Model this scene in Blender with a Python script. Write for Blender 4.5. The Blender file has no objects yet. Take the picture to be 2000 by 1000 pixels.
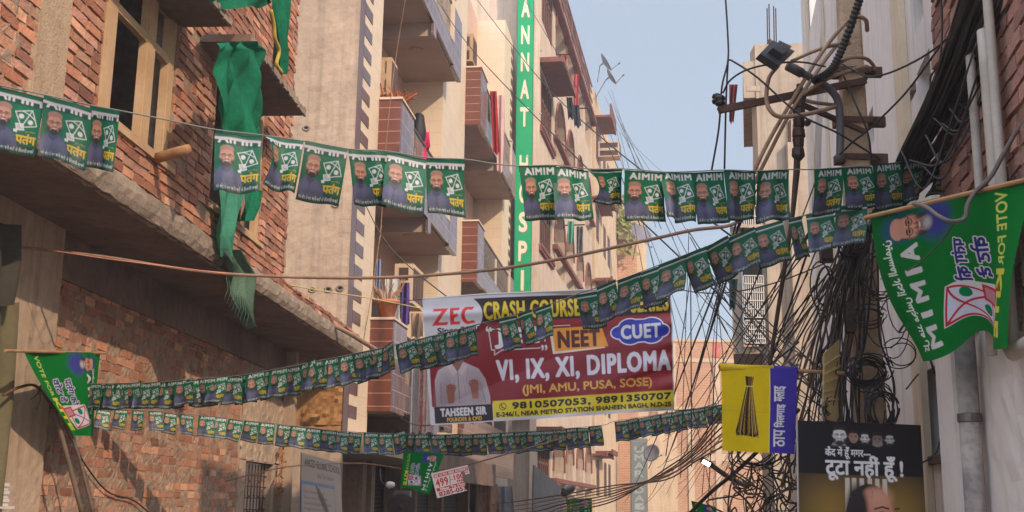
import bpy, math, random
import numpy as np
from mathutils import Vector, Matrix
from mathutils.geometry import tessellate_polygon
random.seed(7)
SC = bpy.context.scene
COL = SC.collection

# ------------------------------------------------------------------ camera, sky, sun, exposure
FPX = 2257.0
EYE = Vector((0, 0, 1.6))
_up = Vector((150, 10500, -FPX)).normalized()           # world up seen from the camera
_f = Vector((0, 0, -1))
_yw = (_f - _up * _f.dot(_up)).normalized()
_xw = _yw.cross(_up)
ROT = Matrix((_xw, _yw, _up))                            # camera -> world
cam = bpy.data.cameras.new('camera')
cam.sensor_width = 36; cam.lens = 36 * FPX / 2000; cam.clip_start = .05; cam.clip_end = 2000
camo = bpy.data.objects.new('camera', cam); COL.objects.link(camo)
camo.matrix_world = Matrix.Translation(EYE) @ ROT.to_4x4()
SC.camera = camo

SUN_EL, SUN_AZ = math.radians(31), math.radians(140)     # azimuth clockwise from +Y
SDIR = Vector((math.sin(SUN_AZ) * math.cos(SUN_EL), math.cos(SUN_AZ) * math.cos(SUN_EL), math.sin(SUN_EL)))
w = bpy.data.worlds.new('World'); SC.world = w; w.use_nodes = True
nt = w.node_tree; bg = nt.nodes['Background']
sky = nt.nodes.new('ShaderNodeTexSky'); sky.sky_type = 'NISHITA'; sky.sun_disc = False
sky.sun_elevation = SUN_EL; sky.sun_rotation = SUN_AZ
sky.air_density = 1.0; sky.dust_density = 1.5; sky.ozone_density = 1.4
hz = nt.nodes.new('ShaderNodeMix'); hz.data_type = 'RGBA'; hz.inputs[0].default_value = .72     # pale winter haze over the blue
nt.links.new(sky.outputs[0], hz.inputs[6]); hz.inputs[7].default_value = (4.0, 4.5, 5.3, 1)
# overcast-like haze: the sky overhead is brighter than near the horizon
wtc = nt.nodes.new('ShaderNodeTexCoord'); dot = nt.nodes.new('ShaderNodeVectorMath'); dot.operation = 'DOT_PRODUCT'
nt.links.new(wtc.outputs['Generated'], dot.inputs[0]); dot.inputs[1].default_value = (-.22, -.3, .93)
mr = nt.nodes.new('ShaderNodeMapRange'); mr.inputs[1].default_value = .32; mr.inputs[2].default_value = 1; mr.inputs[3].default_value = 1; mr.inputs[4].default_value = 4.4
nt.links.new(dot.outputs['Value'], mr.inputs[0])
sc_ = nt.nodes.new('ShaderNodeVectorMath'); sc_.operation = 'SCALE'; nt.links.new(hz.outputs[2], sc_.inputs[0]); nt.links.new(mr.outputs[0], sc_.inputs['Scale'])
nt.links.new(sc_.outputs[0], bg.inputs[0]); bg.inputs[1].default_value = .106
sl = bpy.data.lights.new('sun', 'SUN'); sl.energy = 2.6; sl.angle = math.radians(.7); sl.color = (1, .80, .61)
so = bpy.data.objects.new('sun', sl); COL.objects.link(so)
so.rotation_euler = SDIR.to_track_quat('Z', 'Y').to_euler()
SC.view_settings.view_transform = 'Standard'; SC.view_settings.look = 'None'
SC.view_settings.exposure = 0.55; SC.view_settings.gamma = 1
SC.cycles.max_bounces = 6; SC.cycles.diffuse_bounces = 4; SC.cycles.transparent_max_bounces = 6

# ------------------------------------------------------------------ helpers: pixels, frames, meshes
def ray(px, py):
    d = ROT @ Vector((px - 1000, -(py - 500), -FPX))
    return d / d.y
def P(px, py, Y): return EYE + ray(px, py) * Y

class Frame:
    """u along the wall, o out of it, z up"""
    def __init__(s, x, y, d, n):
        s.o = Vector((x, y, 0)); s.d = Vector((d[0], d[1], 0)).normalized(); s.n = Vector((n[0], n[1], 0)).normalized()
    def w(s, u, o, z): return s.o + s.d * u + s.n * o + Vector((0, 0, z))
    def hit(s, px, py, o=0):
        r = ray(px, py); p0 = s.o + s.n * o
        t = (p0 - EYE).dot(s.n) / r.dot(s.n)
        p = EYE + r * t - s.o
        return p.dot(s.d), p.z
    def U(s, px, py, o=0): return s.hit(px, py, o)[0]
    def Z(s, px, py, o=0): return s.hit(px, py, o)[1]
def left_frame(x, y, dx): return Frame(x, y, (dx, 1), (1, -dx))
def right_frame(x, y, dx): return Frame(x, y, (dx, 1), (-1, dx))
def front_frame(y, x=0): return Frame(x, y, (1, 0), (0, -1))
WORLD = Frame(0, 0, (1, 0), (0, 1))

def lin(c):
    c = c / 255.0
    return c / 12.92 if c <= .04045 else ((c + .055) / 1.055) ** 2.4
def C(r, g, b): return (lin(r), lin(g), lin(b), 1)

BASE = {}
def tag(o, label=None, cat=None, group=None, kind=None):
    if label: o['label'] = label
    if cat: o['category'] = cat
    if group: o['group'] = group
    if kind: o['kind'] = kind
    return o
def thing(name, label, cat, loc, group=None):
    o = bpy.data.objects.new(name, None); COL.objects.link(o)
    o.location = loc; o.empty_display_size = .2; BASE[o.name] = Vector(loc)
    return tag(o, label, cat, group)

class MB:
    def __init__(s, fr=WORLD): s.V = []; s.F = []; s.M = []; s.C = []; s.fr = fr; s.col = None
    def add(s, vs, fs, m=0, col=None):
        b = len(s.V); s.V += [Vector(v) for v in vs]
        for f in fs: s.F.append([b + i for i in f]); s.M.append(m); s.C.append(col)
    def hexa(s, p, m=0, col=None):
        s.add(p, [(0, 1, 3, 2), (4, 6, 7, 5), (0, 4, 5, 1), (2, 3, 7, 6), (0, 2, 6, 4), (1, 5, 7, 3)], m, col)
    def box(s, u0, u1, o0, o1, z0, z1, m=0, col=None, j=0):
        p = [(u, o, z) for u in (u0, u1) for o in (o0, o1) for z in (z0, z1)]
        if j: p = [(a + random.uniform(-j, j), b + random.uniform(-j, j), c + random.uniform(-j, j)) for a, b, c in p]
        s.hexa(p, m, col)
    def bar(s, a, b, w, h, m=0, up=Vector((0, 0, 1))):
        a, b = Vector(a), Vector(b); d = (b - a).normalized()
        x = d.cross(up)
        if x.length < 1e-4: x = d.cross(Vector((0, 1, 0)))
        x.normalize(); y = x.cross(d)
        s.hexa([q + x * (i * w / 2) + y * (k * h / 2) for q in (a, b) for i in (-1, 1) for k in (-1, 1)], m)
    def prism(s, pts, o0, o1, m=0, col=None):
        n = len(pts)
        vs = [(u, o0, z) for u, z in pts] + [(u, o1, z) for u, z in pts]
        s.add(vs, [tuple(range(n)), tuple(range(2 * n - 1, n - 1, -1))] + [(i, (i + 1) % n, n + (i + 1) % n, n + i) for i in range(n)], m, col)
    def holed(s, outer, holes, o, depth, m=0, mr=0, mb=None):
        """wall face with openings: reveals go back by depth, mb closes them"""
        loops = [[Vector((u, z, 0)) for u, z in l] for l in [outer] + holes]
        flat = [p for l in loops for p in l]
        s.add([(p.x, o, p.y) for p in flat], tessellate_polygon(loops), m)
        for h in holes:
            n = len(h)
            s.add([(u, o, z) for u, z in h] + [(u, o - depth, z) for u, z in h], [(i, (i + 1) % n, n + (i + 1) % n, n + i) for i in range(n)], mr)
            if mb is not None: s.add([(u, o - depth, z) for u, z in h], [tuple(range(n))], mb)
    def tube(s, pts, r, n=6, m=0, cap=True, col=None):
        pts = [Vector(p) for p in pts]; k = len(pts); rr = r if isinstance(r, (list, tuple)) else [r] * k
        vs = []; x = None
        for i, p in enumerate(pts):
            t = (pts[min(i + 1, k - 1)] - pts[max(i - 1, 0)])
            if t.length < 1e-7: t = Vector((0, 0, 1))
            t.normalize()
            if x is None:
                x = t.cross(Vector((0, 0, 1)))
                if x.length < .05: x = t.cross(Vector((0, 1, 0)))
            x = (x - t * x.dot(t))
            if x.length < 1e-6: x = t.orthogonal()
            x.normalize(); y = t.cross(x)
            for a in range(n):
                an = 2 * math.pi * a / n
                vs.append(p + (x * math.cos(an) + y * math.sin(an)) * rr[i])
        fs = [(i * n + a, i * n + (a + 1) % n, (i + 1) * n + (a + 1) % n, (i + 1) * n + a) for i in range(k - 1) for a in range(n)]
        if cap: fs += [tuple(range(n))[::-1], tuple(range((k - 1) * n, k * n))]
        s.add(vs, fs, m, col)
    def grid(s, nu, nv, fn, m=0):
        vs = [fn(i / (nu - 1), j / (nv - 1)) for j in range(nv) for i in range(nu)]
        s.add(vs, [(j * nu + i, j * nu + i + 1, (j + 1) * nu + i + 1, (j + 1) * nu + i) for j in range(nv - 1) for i in range(nu - 1)], m)
    def lathe(s, cpt, prof, n=14, m=0, axis=Vector((0, 0, 1))):
        axis = Vector(axis).normalized(); x = axis.orthogonal().normalized(); y = axis.cross(x); cpt = Vector(cpt)
        vs = [cpt + axis * h + (x * math.cos(2 * math.pi * a / n) + y * math.sin(2 * math.pi * a / n)) * r for r, h in prof for a in range(n)]
        k = len(prof)
        s.add(vs, [(i * n + a, i * n + (a + 1) % n, (i + 1) * n + (a + 1) % n, (i + 1) * n + a) for i in range(k - 1) for a in range(n)] + [tuple(range(n))[::-1], tuple(range((k - 1) * n, k * n))], m)
    def build(s, name, mats, parent=None, smooth=False, uv=False, base=None):
        if not isinstance(mats, (list, tuple)): mats = [mats]
        fr = s.fr
        W = [fr.w(*v) for v in s.V]
        if parent is not None: b = BASE[parent.name]
        elif base is not None: b = Vector(base)
        else:
            xs = [p.x for p in W]; ys = [p.y for p in W]; zs = [p.z for p in W]
            b = Vector(((min(xs) + max(xs)) / 2, (min(ys) + max(ys)) / 2, min(zs)))
        me = bpy.data.meshes.new(name)
        me.from_pydata([p - b for p in W], [], s.F)
        for m in mats: me.materials.append(m)
        me.polygons.foreach_set('material_index', s.M)
        if smooth: me.polygons.foreach_set('use_smooth', [True] * len(s.F))
        if any(c is not None for c in s.C):
            at = me.attributes.new('Col', 'FLOAT_COLOR', 'CORNER')
            arr = []
            for f, c in zip(s.F, s.C): arr += list(c or (.5, .5, .5, 1)) * len(f)
            at.data.foreach_set('color', arr)
        if uv:
            lay = me.uv_layers.new(name='UVMap'); arr = []
            for f in s.F:
                p = [s.V[i] for i in f]
                nrm = (p[1] - p[0]).cross(p[2] - p[0])
                a = [abs(nrm.x), abs(nrm.y), abs(nrm.z)]; k = a.index(max(a))
                for q in p:
                    arr += ([q.y, q.z] if k == 0 else [q.x, q.z] if k == 1 else [q.x, q.y])
            lay.data.foreach_set('uv', arr)
        me.update()
        o = bpy.data.objects.new(name, me); COL.objects.link(o)
        if parent is not None: o.parent = parent
        else: o.location = b
        BASE[o.name] = b
        return o

def smooth_path(pts, k=6):
    pts = [Vector(p) for p in pts]
    if len(pts) < 3: return pts
    q = [pts[0] * 2 - pts[1]] + pts + [pts[-1] * 2 - pts[-2]]
    out = []
    for i in range(1, len(q) - 2):
        a, b, c, d = q[i - 1:i + 3]
        for j in range(k):
            t = j / k
            out.append(.5 * ((2 * b) + (c - a) * t + (2 * a - 5 * b + 4 * c - d) * t * t + (3 * b - a - 3 * c + d) * t ** 3))
    return out + [pts[-1]]
def sag(a, b, s, n=14):
    a, b = Vector(a), Vector(b)
    return [a.lerp(b, i / n) - Vector((0, 0, s * 4 * (i / n) * (1 - i / n))) for i in range(n + 1)]

# ------------------------------------------------------------------ materials
MATS = {}
def mat(name, col, rough=.85, var=.18, scale=3.0, bump=.25, bscale=30, streak=0., col2=None, metallic=0., attr=None, spec=.3, trans=0., uvtile=None, fade=0.):
    if name in MATS: return MATS[name]
    m = bpy.data.materials.new(name); m.use_nodes = True; MATS[name] = m
    n = m.node_tree.nodes; L = m.node_tree.links; bs = n['Principled BSDF']
    tc = n.new('ShaderNodeTexCoord')
    def noise(sc, det=6, rgh=.62, vec=None):
        t = n.new('ShaderNodeTexNoise'); t.inputs['Scale'].default_value = sc; t.inputs['Detail'].default_value = det; t.inputs['Roughness'].default_value = rgh
        L.new(vec or tc.outputs['Object'], t.inputs['Vector']); return t.outputs['Fac']
    def ramp(f, a, b, lo=0., hi=1.):
        r = n.new('ShaderNodeMapRange'); r.inputs[1].default_value = a; r.inputs[2].default_value = b; r.inputs[3].default_value = lo; r.inputs[4].default_value = hi
        L.new(f, r.inputs[0]); return r.outputs[0]
    def mix(f, a, b, mode='MIX'):
        x = n.new('ShaderNodeMix'); x.data_type = 'RGBA'; x.blend_type = mode
        if isinstance(f, float): x.inputs[0].default_value = f
        else: L.new(f, x.inputs[0])
        for i, v in ((6, a), (7, b)):
            if isinstance(v, tuple): x.inputs[i].default_value = v
            else: L.new(v, x.inputs[i])
        return x.outputs[2]
    hgt = None
    if attr:
        a = n.new('ShaderNodeAttribute'); a.attribute_name = 'Col'; base = a.outputs['Color']
    elif uvtile:
        uv = n.new('ShaderNodeUVMap')
        bt = n.new('ShaderNodeTexBrick'); L.new(uv.outputs[0], bt.inputs['Vector'])
        tw, th, mo, mcol, off = uvtile
        bt.inputs['Scale'].default_value = 1; bt.inputs['Brick Width'].default_value = tw; bt.inputs['Row Height'].default_value = th
        bt.inputs['Mortar Size'].default_value = mo; bt.inputs['Mortar Smooth'].default_value = .2; bt.offset = off
        bt.inputs['Color1'].default_value = col; bt.inputs['Color2'].default_value = col2 or col; bt.inputs['Mortar'].default_value = mcol
        base = bt.outputs['Color']; hgt = bt.outputs['Fac']
    else: base = col
    dark = tuple(list(c * (1 - var * 1.9) for c in col[:3]) + [1]) if not (attr or uvtile) else None
    if attr or uvtile:
        f = ramp(noise(scale), .3, .7, 1 - var, 1 + var * .5)
        base = mix(1.0, base, f, 'MULTIPLY') if var > 0 else base
        if fade:
            oi = n.new('ShaderNodeObjectInfo'); base = mix(1.0, base, ramp(oi.outputs['Random'], 0, 1, 1 - fade, 1.08), 'MULTIPLY')
            base = mix(ramp(noise(2.2, 3), .55, .85, 0, .10), base, (.16, .15, .13, 1))
    elif var > 0:
        base = mix(ramp(noise(scale), .33, .72), base, col2 or dark)
        base = mix(ramp(noise(scale * 7, 4), .45, .75, 0, .55), base, dark)
    if streak > 0:
        mp = n.new('ShaderNodeMapping'); mp.inputs['Scale'].default_value = (5, 5, .22); L.new(tc.outputs['Object'], mp.inputs[0])
        f = ramp(noise(1.6, 5, .6, mp.outputs[0]), .48, .78, 0, streak)
        base = mix(f, base, (.09, .075, .06, 1))
    if isinstance(base, tuple): bs.inputs['Base Color'].default_value = base
    else: L.new(base, bs.inputs['Base Color'])
    bs.inputs['Roughness'].default_value = rough; bs.inputs['Metallic'].default_value = metallic
    bs.inputs['Specular IOR Level'].default_value = spec
    if bump > 0:
        b = n.new('ShaderNodeBump'); b.inputs['Strength'].default_value = bump; b.inputs['Distance'].default_value = .02
        h = noise(bscale, 5)
        if hgt is not None:
            ma = n.new('ShaderNodeMath'); ma.operation = 'MULTIPLY_ADD'; L.new(hgt, ma.inputs[0]); ma.inputs[1].default_value = -1.2; L.new(h, ma.inputs[2]); h = ma.outputs[0]
        L.new(h, b.inputs['Height']); L.new(b.outputs[0], bs.inputs['Normal'])
    if trans > 0:
        tr = n.new('ShaderNodeBsdfTranslucent'); ms = n.new('ShaderNodeMixShader'); ms.inputs[0].default_value = trans
        if isinstance(base, tuple): tr.inputs[0].default_value = base
        else: L.new(base, tr.inputs[0])
        out = n['Material Output']
        L.new(bs.outputs[0], ms.inputs[1]); L.new(tr.outputs[0], ms.inputs[2]); L.new(ms.outputs[0], out.inputs[0])
    return m

PLASTER = mat('tan_plaster', C(184, 158, 134), var=.24, scale=.9, bump=.55, bscale=14, streak=.5, col2=C(156, 132, 110))
PLASTER_GREY = mat('grey_cement_plaster', C(150, 132, 116), var=.2, scale=1.6, bump=.6, bscale=18, streak=.3, col2=C(118, 102, 90))
CEMENT = mat('rough_cement', C(160, 140, 120), var=.25, scale=3, bump=.9, bscale=16, col2=C(120, 104, 90))
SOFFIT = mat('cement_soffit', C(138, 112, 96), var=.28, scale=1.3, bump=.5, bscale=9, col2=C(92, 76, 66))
MORTAR = mat('brick_mortar', C(172, 146, 122), var=.25, scale=5, bump=1.0, bscale=22, col2=C(124, 98, 80))
BRICK = mat('clay_brick', C(160, 90, 60), attr=True, var=.22, scale=9, bump=.7, bscale=35, rough=.9)
WOODPALE = mat('pale_wood', C(196, 162, 124), var=.14, scale=2.5, bump=.15, bscale=40, col2=C(168, 132, 98))
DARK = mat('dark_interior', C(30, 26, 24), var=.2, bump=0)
CREAM = mat('cream_wall_tile', C(214, 192, 164), rough=.5, var=.08, scale=2, bump=.15, uvtile=(.62, .31, .006, C(196, 172, 144), .5), spec=.4)
CREAMP = mat('cream_paint', C(216, 190, 164), var=.1, scale=1.5, bump=.12, col2=C(200, 172, 146), streak=.12)
PINKP = mat('peach_paint', C(206, 172, 150), var=.08, scale=1.5, bump=.1, col2=C(192, 158, 136))
CEIL = mat('balcony_ceiling_paint', C(178, 156, 142), var=.1, scale=1.2, bump=.1, col2=C(160, 138, 124))
BROWNT = mat('brown_gloss_tile', C(112, 62, 46), rough=.28, var=.1, scale=4, bump=.1, uvtile=(.9, .235, .006, C(186, 150, 126), 0.), spec=.5)
SHEENT = mat('sky_sheen_gloss_tile', C(122, 100, 98), col2=C(98, 76, 74), rough=.22, var=.1, scale=4, bump=.1, uvtile=(.46, .3, .007, C(168, 146, 138), .5), spec=.55)  # brown gloss tile with the sky reflection mixed into its base colour
ZIG = mat('zigzag_brown_tile', C(104, 78, 74), rough=.3, var=.14, scale=4, bump=.1, spec=.45)
METALDK = mat('dark_iron', C(60, 50, 46), rough=.55, var=.3, scale=9, bump=.3, metallic=.4, col2=C(84, 58, 44))
STEEL = mat('grey_steel', C(120, 112, 106), rough=.45, var=.2, scale=6, bump=.15, metallic=.6)
RUST = mat('rusty_steel', C(104, 72, 58), rough=.75, var=.3, scale=8, bump=.3, metallic=.2, col2=C(76, 54, 48))
WHITEP = mat('white_paint', C(206, 198, 188), rough=.6, var=.1, scale=4, bump=.08)
DOORB = mat('dark_brown_wood', C(66, 42, 34), rough=.5, var=.2, scale=4, bump=.15)
REDTRIM = mat('red_brown_trim', C(138, 84, 70), rough=.7, var=.2, scale=3, bump=.2, col2=C(112, 64, 54))
HOSPW = mat('hospital_cream_wall', C(206, 184, 162), var=.12, scale=.8, bump=.2, streak=.45, col2=C(186, 162, 140))
CONC = mat('pole_concrete', C(186, 158, 128), var=.2, scale=5, bump=.7, bscale=40, col2=C(156, 130, 104), streak=.2)
WHITEW = mat('weathered_white_wall', C(222, 212, 204), var=.1, scale=.9, bump=.25, bscale=8, streak=.4, col2=C(206, 194, 186))
RFW = mat('stained_concrete_wall', C(190, 170, 148), var=.18, scale=.7, bump=.4, bscale=9, streak=.65, col2=C(164, 144, 124))
BLACKW = mat('black_cable', C(56, 48, 45), rough=.6, var=.3, scale=12, bump=0)
BROWNW = mat('dusty_brown_cable', C(92, 74, 62), rough=.7, var=.25, scale=12, bump=0)
CONDUIT = mat('dusty_tan_conduit', C(160, 126, 100), rough=.7, var=.22, scale=9, bump=.1, col2=C(122, 94, 74))
PVC = mat('white_pvc', C(182, 170, 156), rough=.5, var=.14, scale=5, bump=.05)
GREYPIPE = mat('peeling_grey_pipe', C(112, 104, 102), rough=.7, var=.2, scale=3, bump=.3, col2=C(186, 172, 160))
BAMBOO = mat('bamboo', C(178, 132, 92), rough=.7, var=.2, scale=8, bump=.2)
GREENNET = mat('green_shade_cloth', C(30, 120, 84), rough=.9, var=.3, scale=4, bump=.8, bscale=16, col2=C(18, 84, 62), trans=.2, spec=.1)
GREENOLD = mat('faded_green_cloth', C(96, 122, 100), rough=.9, var=.3, scale=4, bump=.3, bscale=50, col2=C(66, 88, 74), trans=.1)
PRINT = mat('printed_film', C(0, 0, 0), attr=True, rough=.5, var=.10, scale=9, bump=.15, bscale=45, spec=.3, trans=.22, fade=.3)
CLOTHP = mat('printed_cloth', C(0, 0, 0), attr=True, rough=.9, var=.08, scale=12, bump=.25, bscale=160, spec=.1, trans=.16)
FLEX = mat('printed_flex', C(0, 0, 0), attr=True, rough=.42, var=.07, scale=3, bump=0, spec=.35)

# ------------------------------------------------------------------ prints: painted per vertex on fine cloth meshes
TXT = {}
def glyphs(s, sp=1.):
    """filled triangles of a string, normalised to its bounding box (y down)"""
    if (s, sp) in TXT: return TXT[s, sp]
    c = bpy.data.curves.new('lettering', 'FONT'); c.body = s; c.resolution_u = 3; c.space_character = sp
    o = bpy.data.objects.new('lettering', c); COL.objects.link(o)
    dg = bpy.context.evaluated_depsgraph_get()
    m = bpy.data.meshes.new_from_object(o.evaluated_get(dg)); m.calc_loop_triangles()
    v = np.array([q.co[:2] for q in m.vertices], float); t = np.array([q.vertices[:] for q in m.loop_triangles], int)
    lo, hi = v.min(0), v.max(0); v = (v - lo) / (hi - lo); v[:, 1] = 1 - v[:, 1]
    COL.objects.unlink(o); bpy.data.objects.remove(o); bpy.data.curves.remove(c); bpy.data.meshes.remove(m)
    TXT[s, sp] = v[t]
    return TXT[s, sp]

class Canvas:
    SS = 3
    def __init__(s, w, h, k, bg):
        s.k = k; s.w = int(round(w * k)); s.h = int(round(h * k)); s.a = np.zeros((s.h, s.w, 3)); s.a[:] = bg
    def _bb(s, p, pad=0):
        x0 = max(0, int(p[:, 0].min() * s.k - pad) - 1); x1 = min(s.w, int(p[:, 0].max() * s.k + pad) + 2)
        y0 = max(0, int(p[:, 1].min() * s.k - pad) - 1); y1 = min(s.h, int(p[:, 1].max() * s.k + pad) + 2)
        return x0, y0, x1, y1
    def _put(s, bb, m, col, a=1.):
        x0, y0, x1, y1 = bb
        m = m[..., None] * a; s.a[y0:y1, x0:x1] = s.a[y0:y1, x0:x1] * (1 - m) + np.array(col[:3], float) * m
    def _down(s, m, bb):
        S = s.SS; return m.reshape(bb[3] - bb[1], S, bb[2] - bb[0], S).mean((1, 3))
    def _grid(s, bb):
        S = s.SS
        xs = (np.arange((bb[2] - bb[0]) * S) + .5) / S + bb[0]; ys = (np.arange((bb[3] - bb[1]) * S) + .5) / S + bb[1]
        return xs[None, :] / s.k, ys[:, None] / s.k
    def poly(s, pts, col, a=1.):
        p = np.array(pts, float); bb = s._bb(p)
        if bb[2] <= bb[0] or bb[3] <= bb[1]: return
        X, Y = s._grid(bb); m = np.zeros((Y.shape[0], X.shape[1]), bool)
        for i in range(len(p)):
            (xa, ya), (xb, yb) = p[i], p[(i + 1) % len(p)]
            if ya == yb: continue
            c = (Y >= min(ya, yb)) & (Y < max(ya, yb))
            m ^= c & (X < xa + (Y - ya) / (yb - ya) * (xb - xa))
        s._put(bb, s._down(m.astype(float), bb), col, a)
    def rect(s, x0, y0, x1, y1, col, a=1.): s.poly([(x0, y0), (x1, y0), (x1, y1), (x0, y1)], col, a)
    def ell(s, cx, cy, rx, ry, col, soft=0., rot=0., a=1.):
        R = max(rx, ry) * (1 + soft); bb = s._bb(np.array([(cx - R, cy - R), (cx + R, cy + R)]))
        if bb[2] <= bb[0] or bb[3] <= bb[1]: return
        X, Y = s._grid(bb); co, si = math.cos(rot), math.sin(rot)
        dx, dy = X - cx, Y - cy
        d = np.sqrt(((dx * co + dy * si) / rx) ** 2 + ((-dx * si + dy * co) / ry) ** 2)
        m = np.clip((1 + soft - d) / max(2 * soft, 1e-6), 0, 1) if soft > 0 else (d < 1).astype(float)
        s._put(bb, s._down(m, bb), col, a)
    def line(s, pts, wd, col, closed=False):
        pts = list(pts) + ([pts[0]] if closed else [])
        for (xa, ya), (xb, yb) in zip(pts[:-1], pts[1:]):
            dx, dy = xb - xa, yb - ya; l = math.hypot(dx, dy) or 1; nx, ny = -dy / l * wd / 2, dx / l * wd / 2; ex, ey = dx / l * wd * .3, dy / l * wd * .3
            s.poly([(xa + nx - ex, ya + ny - ey), (xb + nx + ex, yb + ny + ey), (xb - nx + ex, yb - ny + ey), (xa - nx - ex, ya - ny - ey)], col)
    def text(s, st, box, col, bold=0., out=None, grad=None, sp=1.):
        """box = (x0,y0,x1,y1) or (origin, xvec, yvec): the string's bounding box is fitted to it"""
        T = glyphs(st, sp)
        if len(box) == 4: o, ex, ey = np.array([box[0], box[1]]), np.array([box[2] - box[0], 0]), np.array([0, box[3] - box[1]])
        else: o, ex, ey = [np.array(q, float) for q in box]
        T = o + T[..., :1] * ex + T[..., 1:] * ey
        pad = (bold + (out[1] if out else 0)) * s.k + 2
        bb = s._bb(T.reshape(-1, 2), pad)
        if bb[2] <= bb[0] or bb[3] <= bb[1]: return
        S = s.SS; H, W = (bb[3] - bb[1]) * S, (bb[2] - bb[0]) * S; m = np.zeros((H, W), bool)
        Q = (T * s.k - np.array([bb[0], bb[1]])) * S
        for tri in Q:
            x0, x1 = max(0, int(tri[:, 0].min())), min(W, int(tri[:, 0].max()) + 2); y0, y1 = max(0, int(tri[:, 1].min())), min(H, int(tri[:, 1].max()) + 2)
            if x1 <= x0 or y1 <= y0: continue
            (ax, ay), (bx, by), (cx, cy) = tri
            X = np.arange(x0, x1)[None, :] + .5; Y = np.arange(y0, y1)[:, None] + .5
            e1 = (bx - ax) * (Y - ay) - (by - ay) * (X - ax); e2 = (cx - bx) * (Y - by) - (cy - by) * (X - bx); e3 = (ax - cx) * (Y - cy) - (ay - cy) * (X - cx)
            m[y0:y1, x0:x1] |= ((e1 >= 0) & (e2 >= 0) & (e3 >= 0)) | ((e1 <= 0) & (e2 <= 0) & (e3 <= 0))
        def dil(m, r):
            r = r * s.k * S; n = int(r)
            if n < 1: return m
            o2 = m.copy()
            for dy in range(-n, n + 1):
                wx = int(math.sqrt(max(0, r * r - dy * dy)))
                for dx in {-wx, -wx // 2, 0, wx // 2, wx}:
                    ys, yd = (slice(0, H - dy), slice(dy, H)) if dy >= 0 else (slice(-dy, H), slice(0, H + dy))
                    xs, xd = (slice(0, W - dx), slice(dx, W)) if dx >= 0 else (slice(-dx, W), slice(0, W + dx))
                    o2[yd, xd] |= m[ys, xs]
            return o2
        m = dil(m, bold)
        if out: s._put(bb, s._down(dil(m, out[1]).astype(float), bb), out[0])
        mm = s._down(m.astype(float), bb)
        if grad:
            t = np.linspace(0, 1, bb[3] - bb[1])[:, None, None]; cc = np.array(grad[0][:3]) * (1 - t) + np.array(grad[1][:3]) * t
            x0, y0, x1, y1 = bb; s.a[y0:y1, x0:x1] = s.a[y0:y1, x0:x1] * (1 - mm[..., None]) + cc * mm[..., None]
        else: s._put(bb, mm, col)

def K(r, g, b): return np.array(C(r, g, b)[:3])

def face(c, cx, cy, r, skin=(196, 142, 120), beard=(58, 48, 46), cap=None, hair=None, glasses=True, ry=1.3, rot=0, grey=False, smile=True):
    """a bearded man's face print; rot turns 'up' away from -y"""
    co, si = math.cos(rot), math.sin(rot)
    T = lambda x, y: (cx + (x * co - y * si) * r, cy + (x * si + y * co) * r)
    def e(x, y, a, b, col, soft=.15, al=1., rr=0): c.ell(*T(x, y), a * r, b * r, K(*col), soft, rot + rr, al)
    sh = tuple(int(v * .72) for v in skin); hi = tuple(min(255, int(v * 1.16)) for v in skin)
    e(-.98, .05, .14, .3, sh); e(.98, .05, .14, .3, sh)
    if beard: e(0, .78, .78, .72, beard, .14)
    e(0, 0, .96, ry, skin, .05)
    e(-.25, -.6, .5, .45, hi, .5, .7)
    if beard:
        e(-.74, .72, .22, .5, beard, .3, .9, .35); e(.74, .72, .22, .5, beard, .3, .9, -.35); e(0, 1.14, .62, .4, beard, .25)
        e(0, .5, .44, .1, beard, .4, .8)
    if cap: e(0, -1.0, .98, .56, cap, .06); e(0, -.62, .82, .24, skin, .1)
    if hair: e(0, -1.05, .98, .5, hair, .08); e(0, -.6, .78, .34, skin, .15); e(-.9, -.45, .16, .5, hair, .2); e(.9, -.45, .16, .5, hair, .2)
    e(0, .2, .17, .3, hi, .4, .8); e(-.17, .36, .1, .07, sh, .4, .9); e(.17, .36, .1, .07, sh, .4, .9)
    e(-.4, -.08, .2, .08, (60, 44, 42), .3); e(.4, -.08, .2, .08, (60, 44, 42), .3)
    e(-.42, -.27, .28, .06, (54, 42, 40), .35); e(.42, -.27, .28, .06, (54, 42, 40), .35)
    if smile: e(0, .72, .36, .13, (120, 60, 58), .2); e(0, .69, .3, .07, (222, 206, 196), .2)
    else: e(0, .72, .3, .07, (130, 76, 70), .3)
    e(-.55, .35, .2, .22, hi, .5, .5); e(.55, .35, .2, .22, hi, .5, .5)
    if glasses:
        for sx in (-1, 1):
            ring = [T(sx * .42 + .32 * math.cos(q), -.06 + .22 * math.sin(q)) for q in np.linspace(0, 6.283, 13)]
            c.line(ring, .055 * r, K(40, 34, 36))
        c.line([T(-.12, -.1), T(.12, -.1)], .07 * r, K(40, 34, 36)); c.line([T(-.95, -.14), T(-.74, -.1)], .06 * r, K(40, 34, 36)); c.line([T(.95, -.14), T(.74, -.1)], .06 * r, K(40, 34, 36))
    if grey:
        pass

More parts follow.
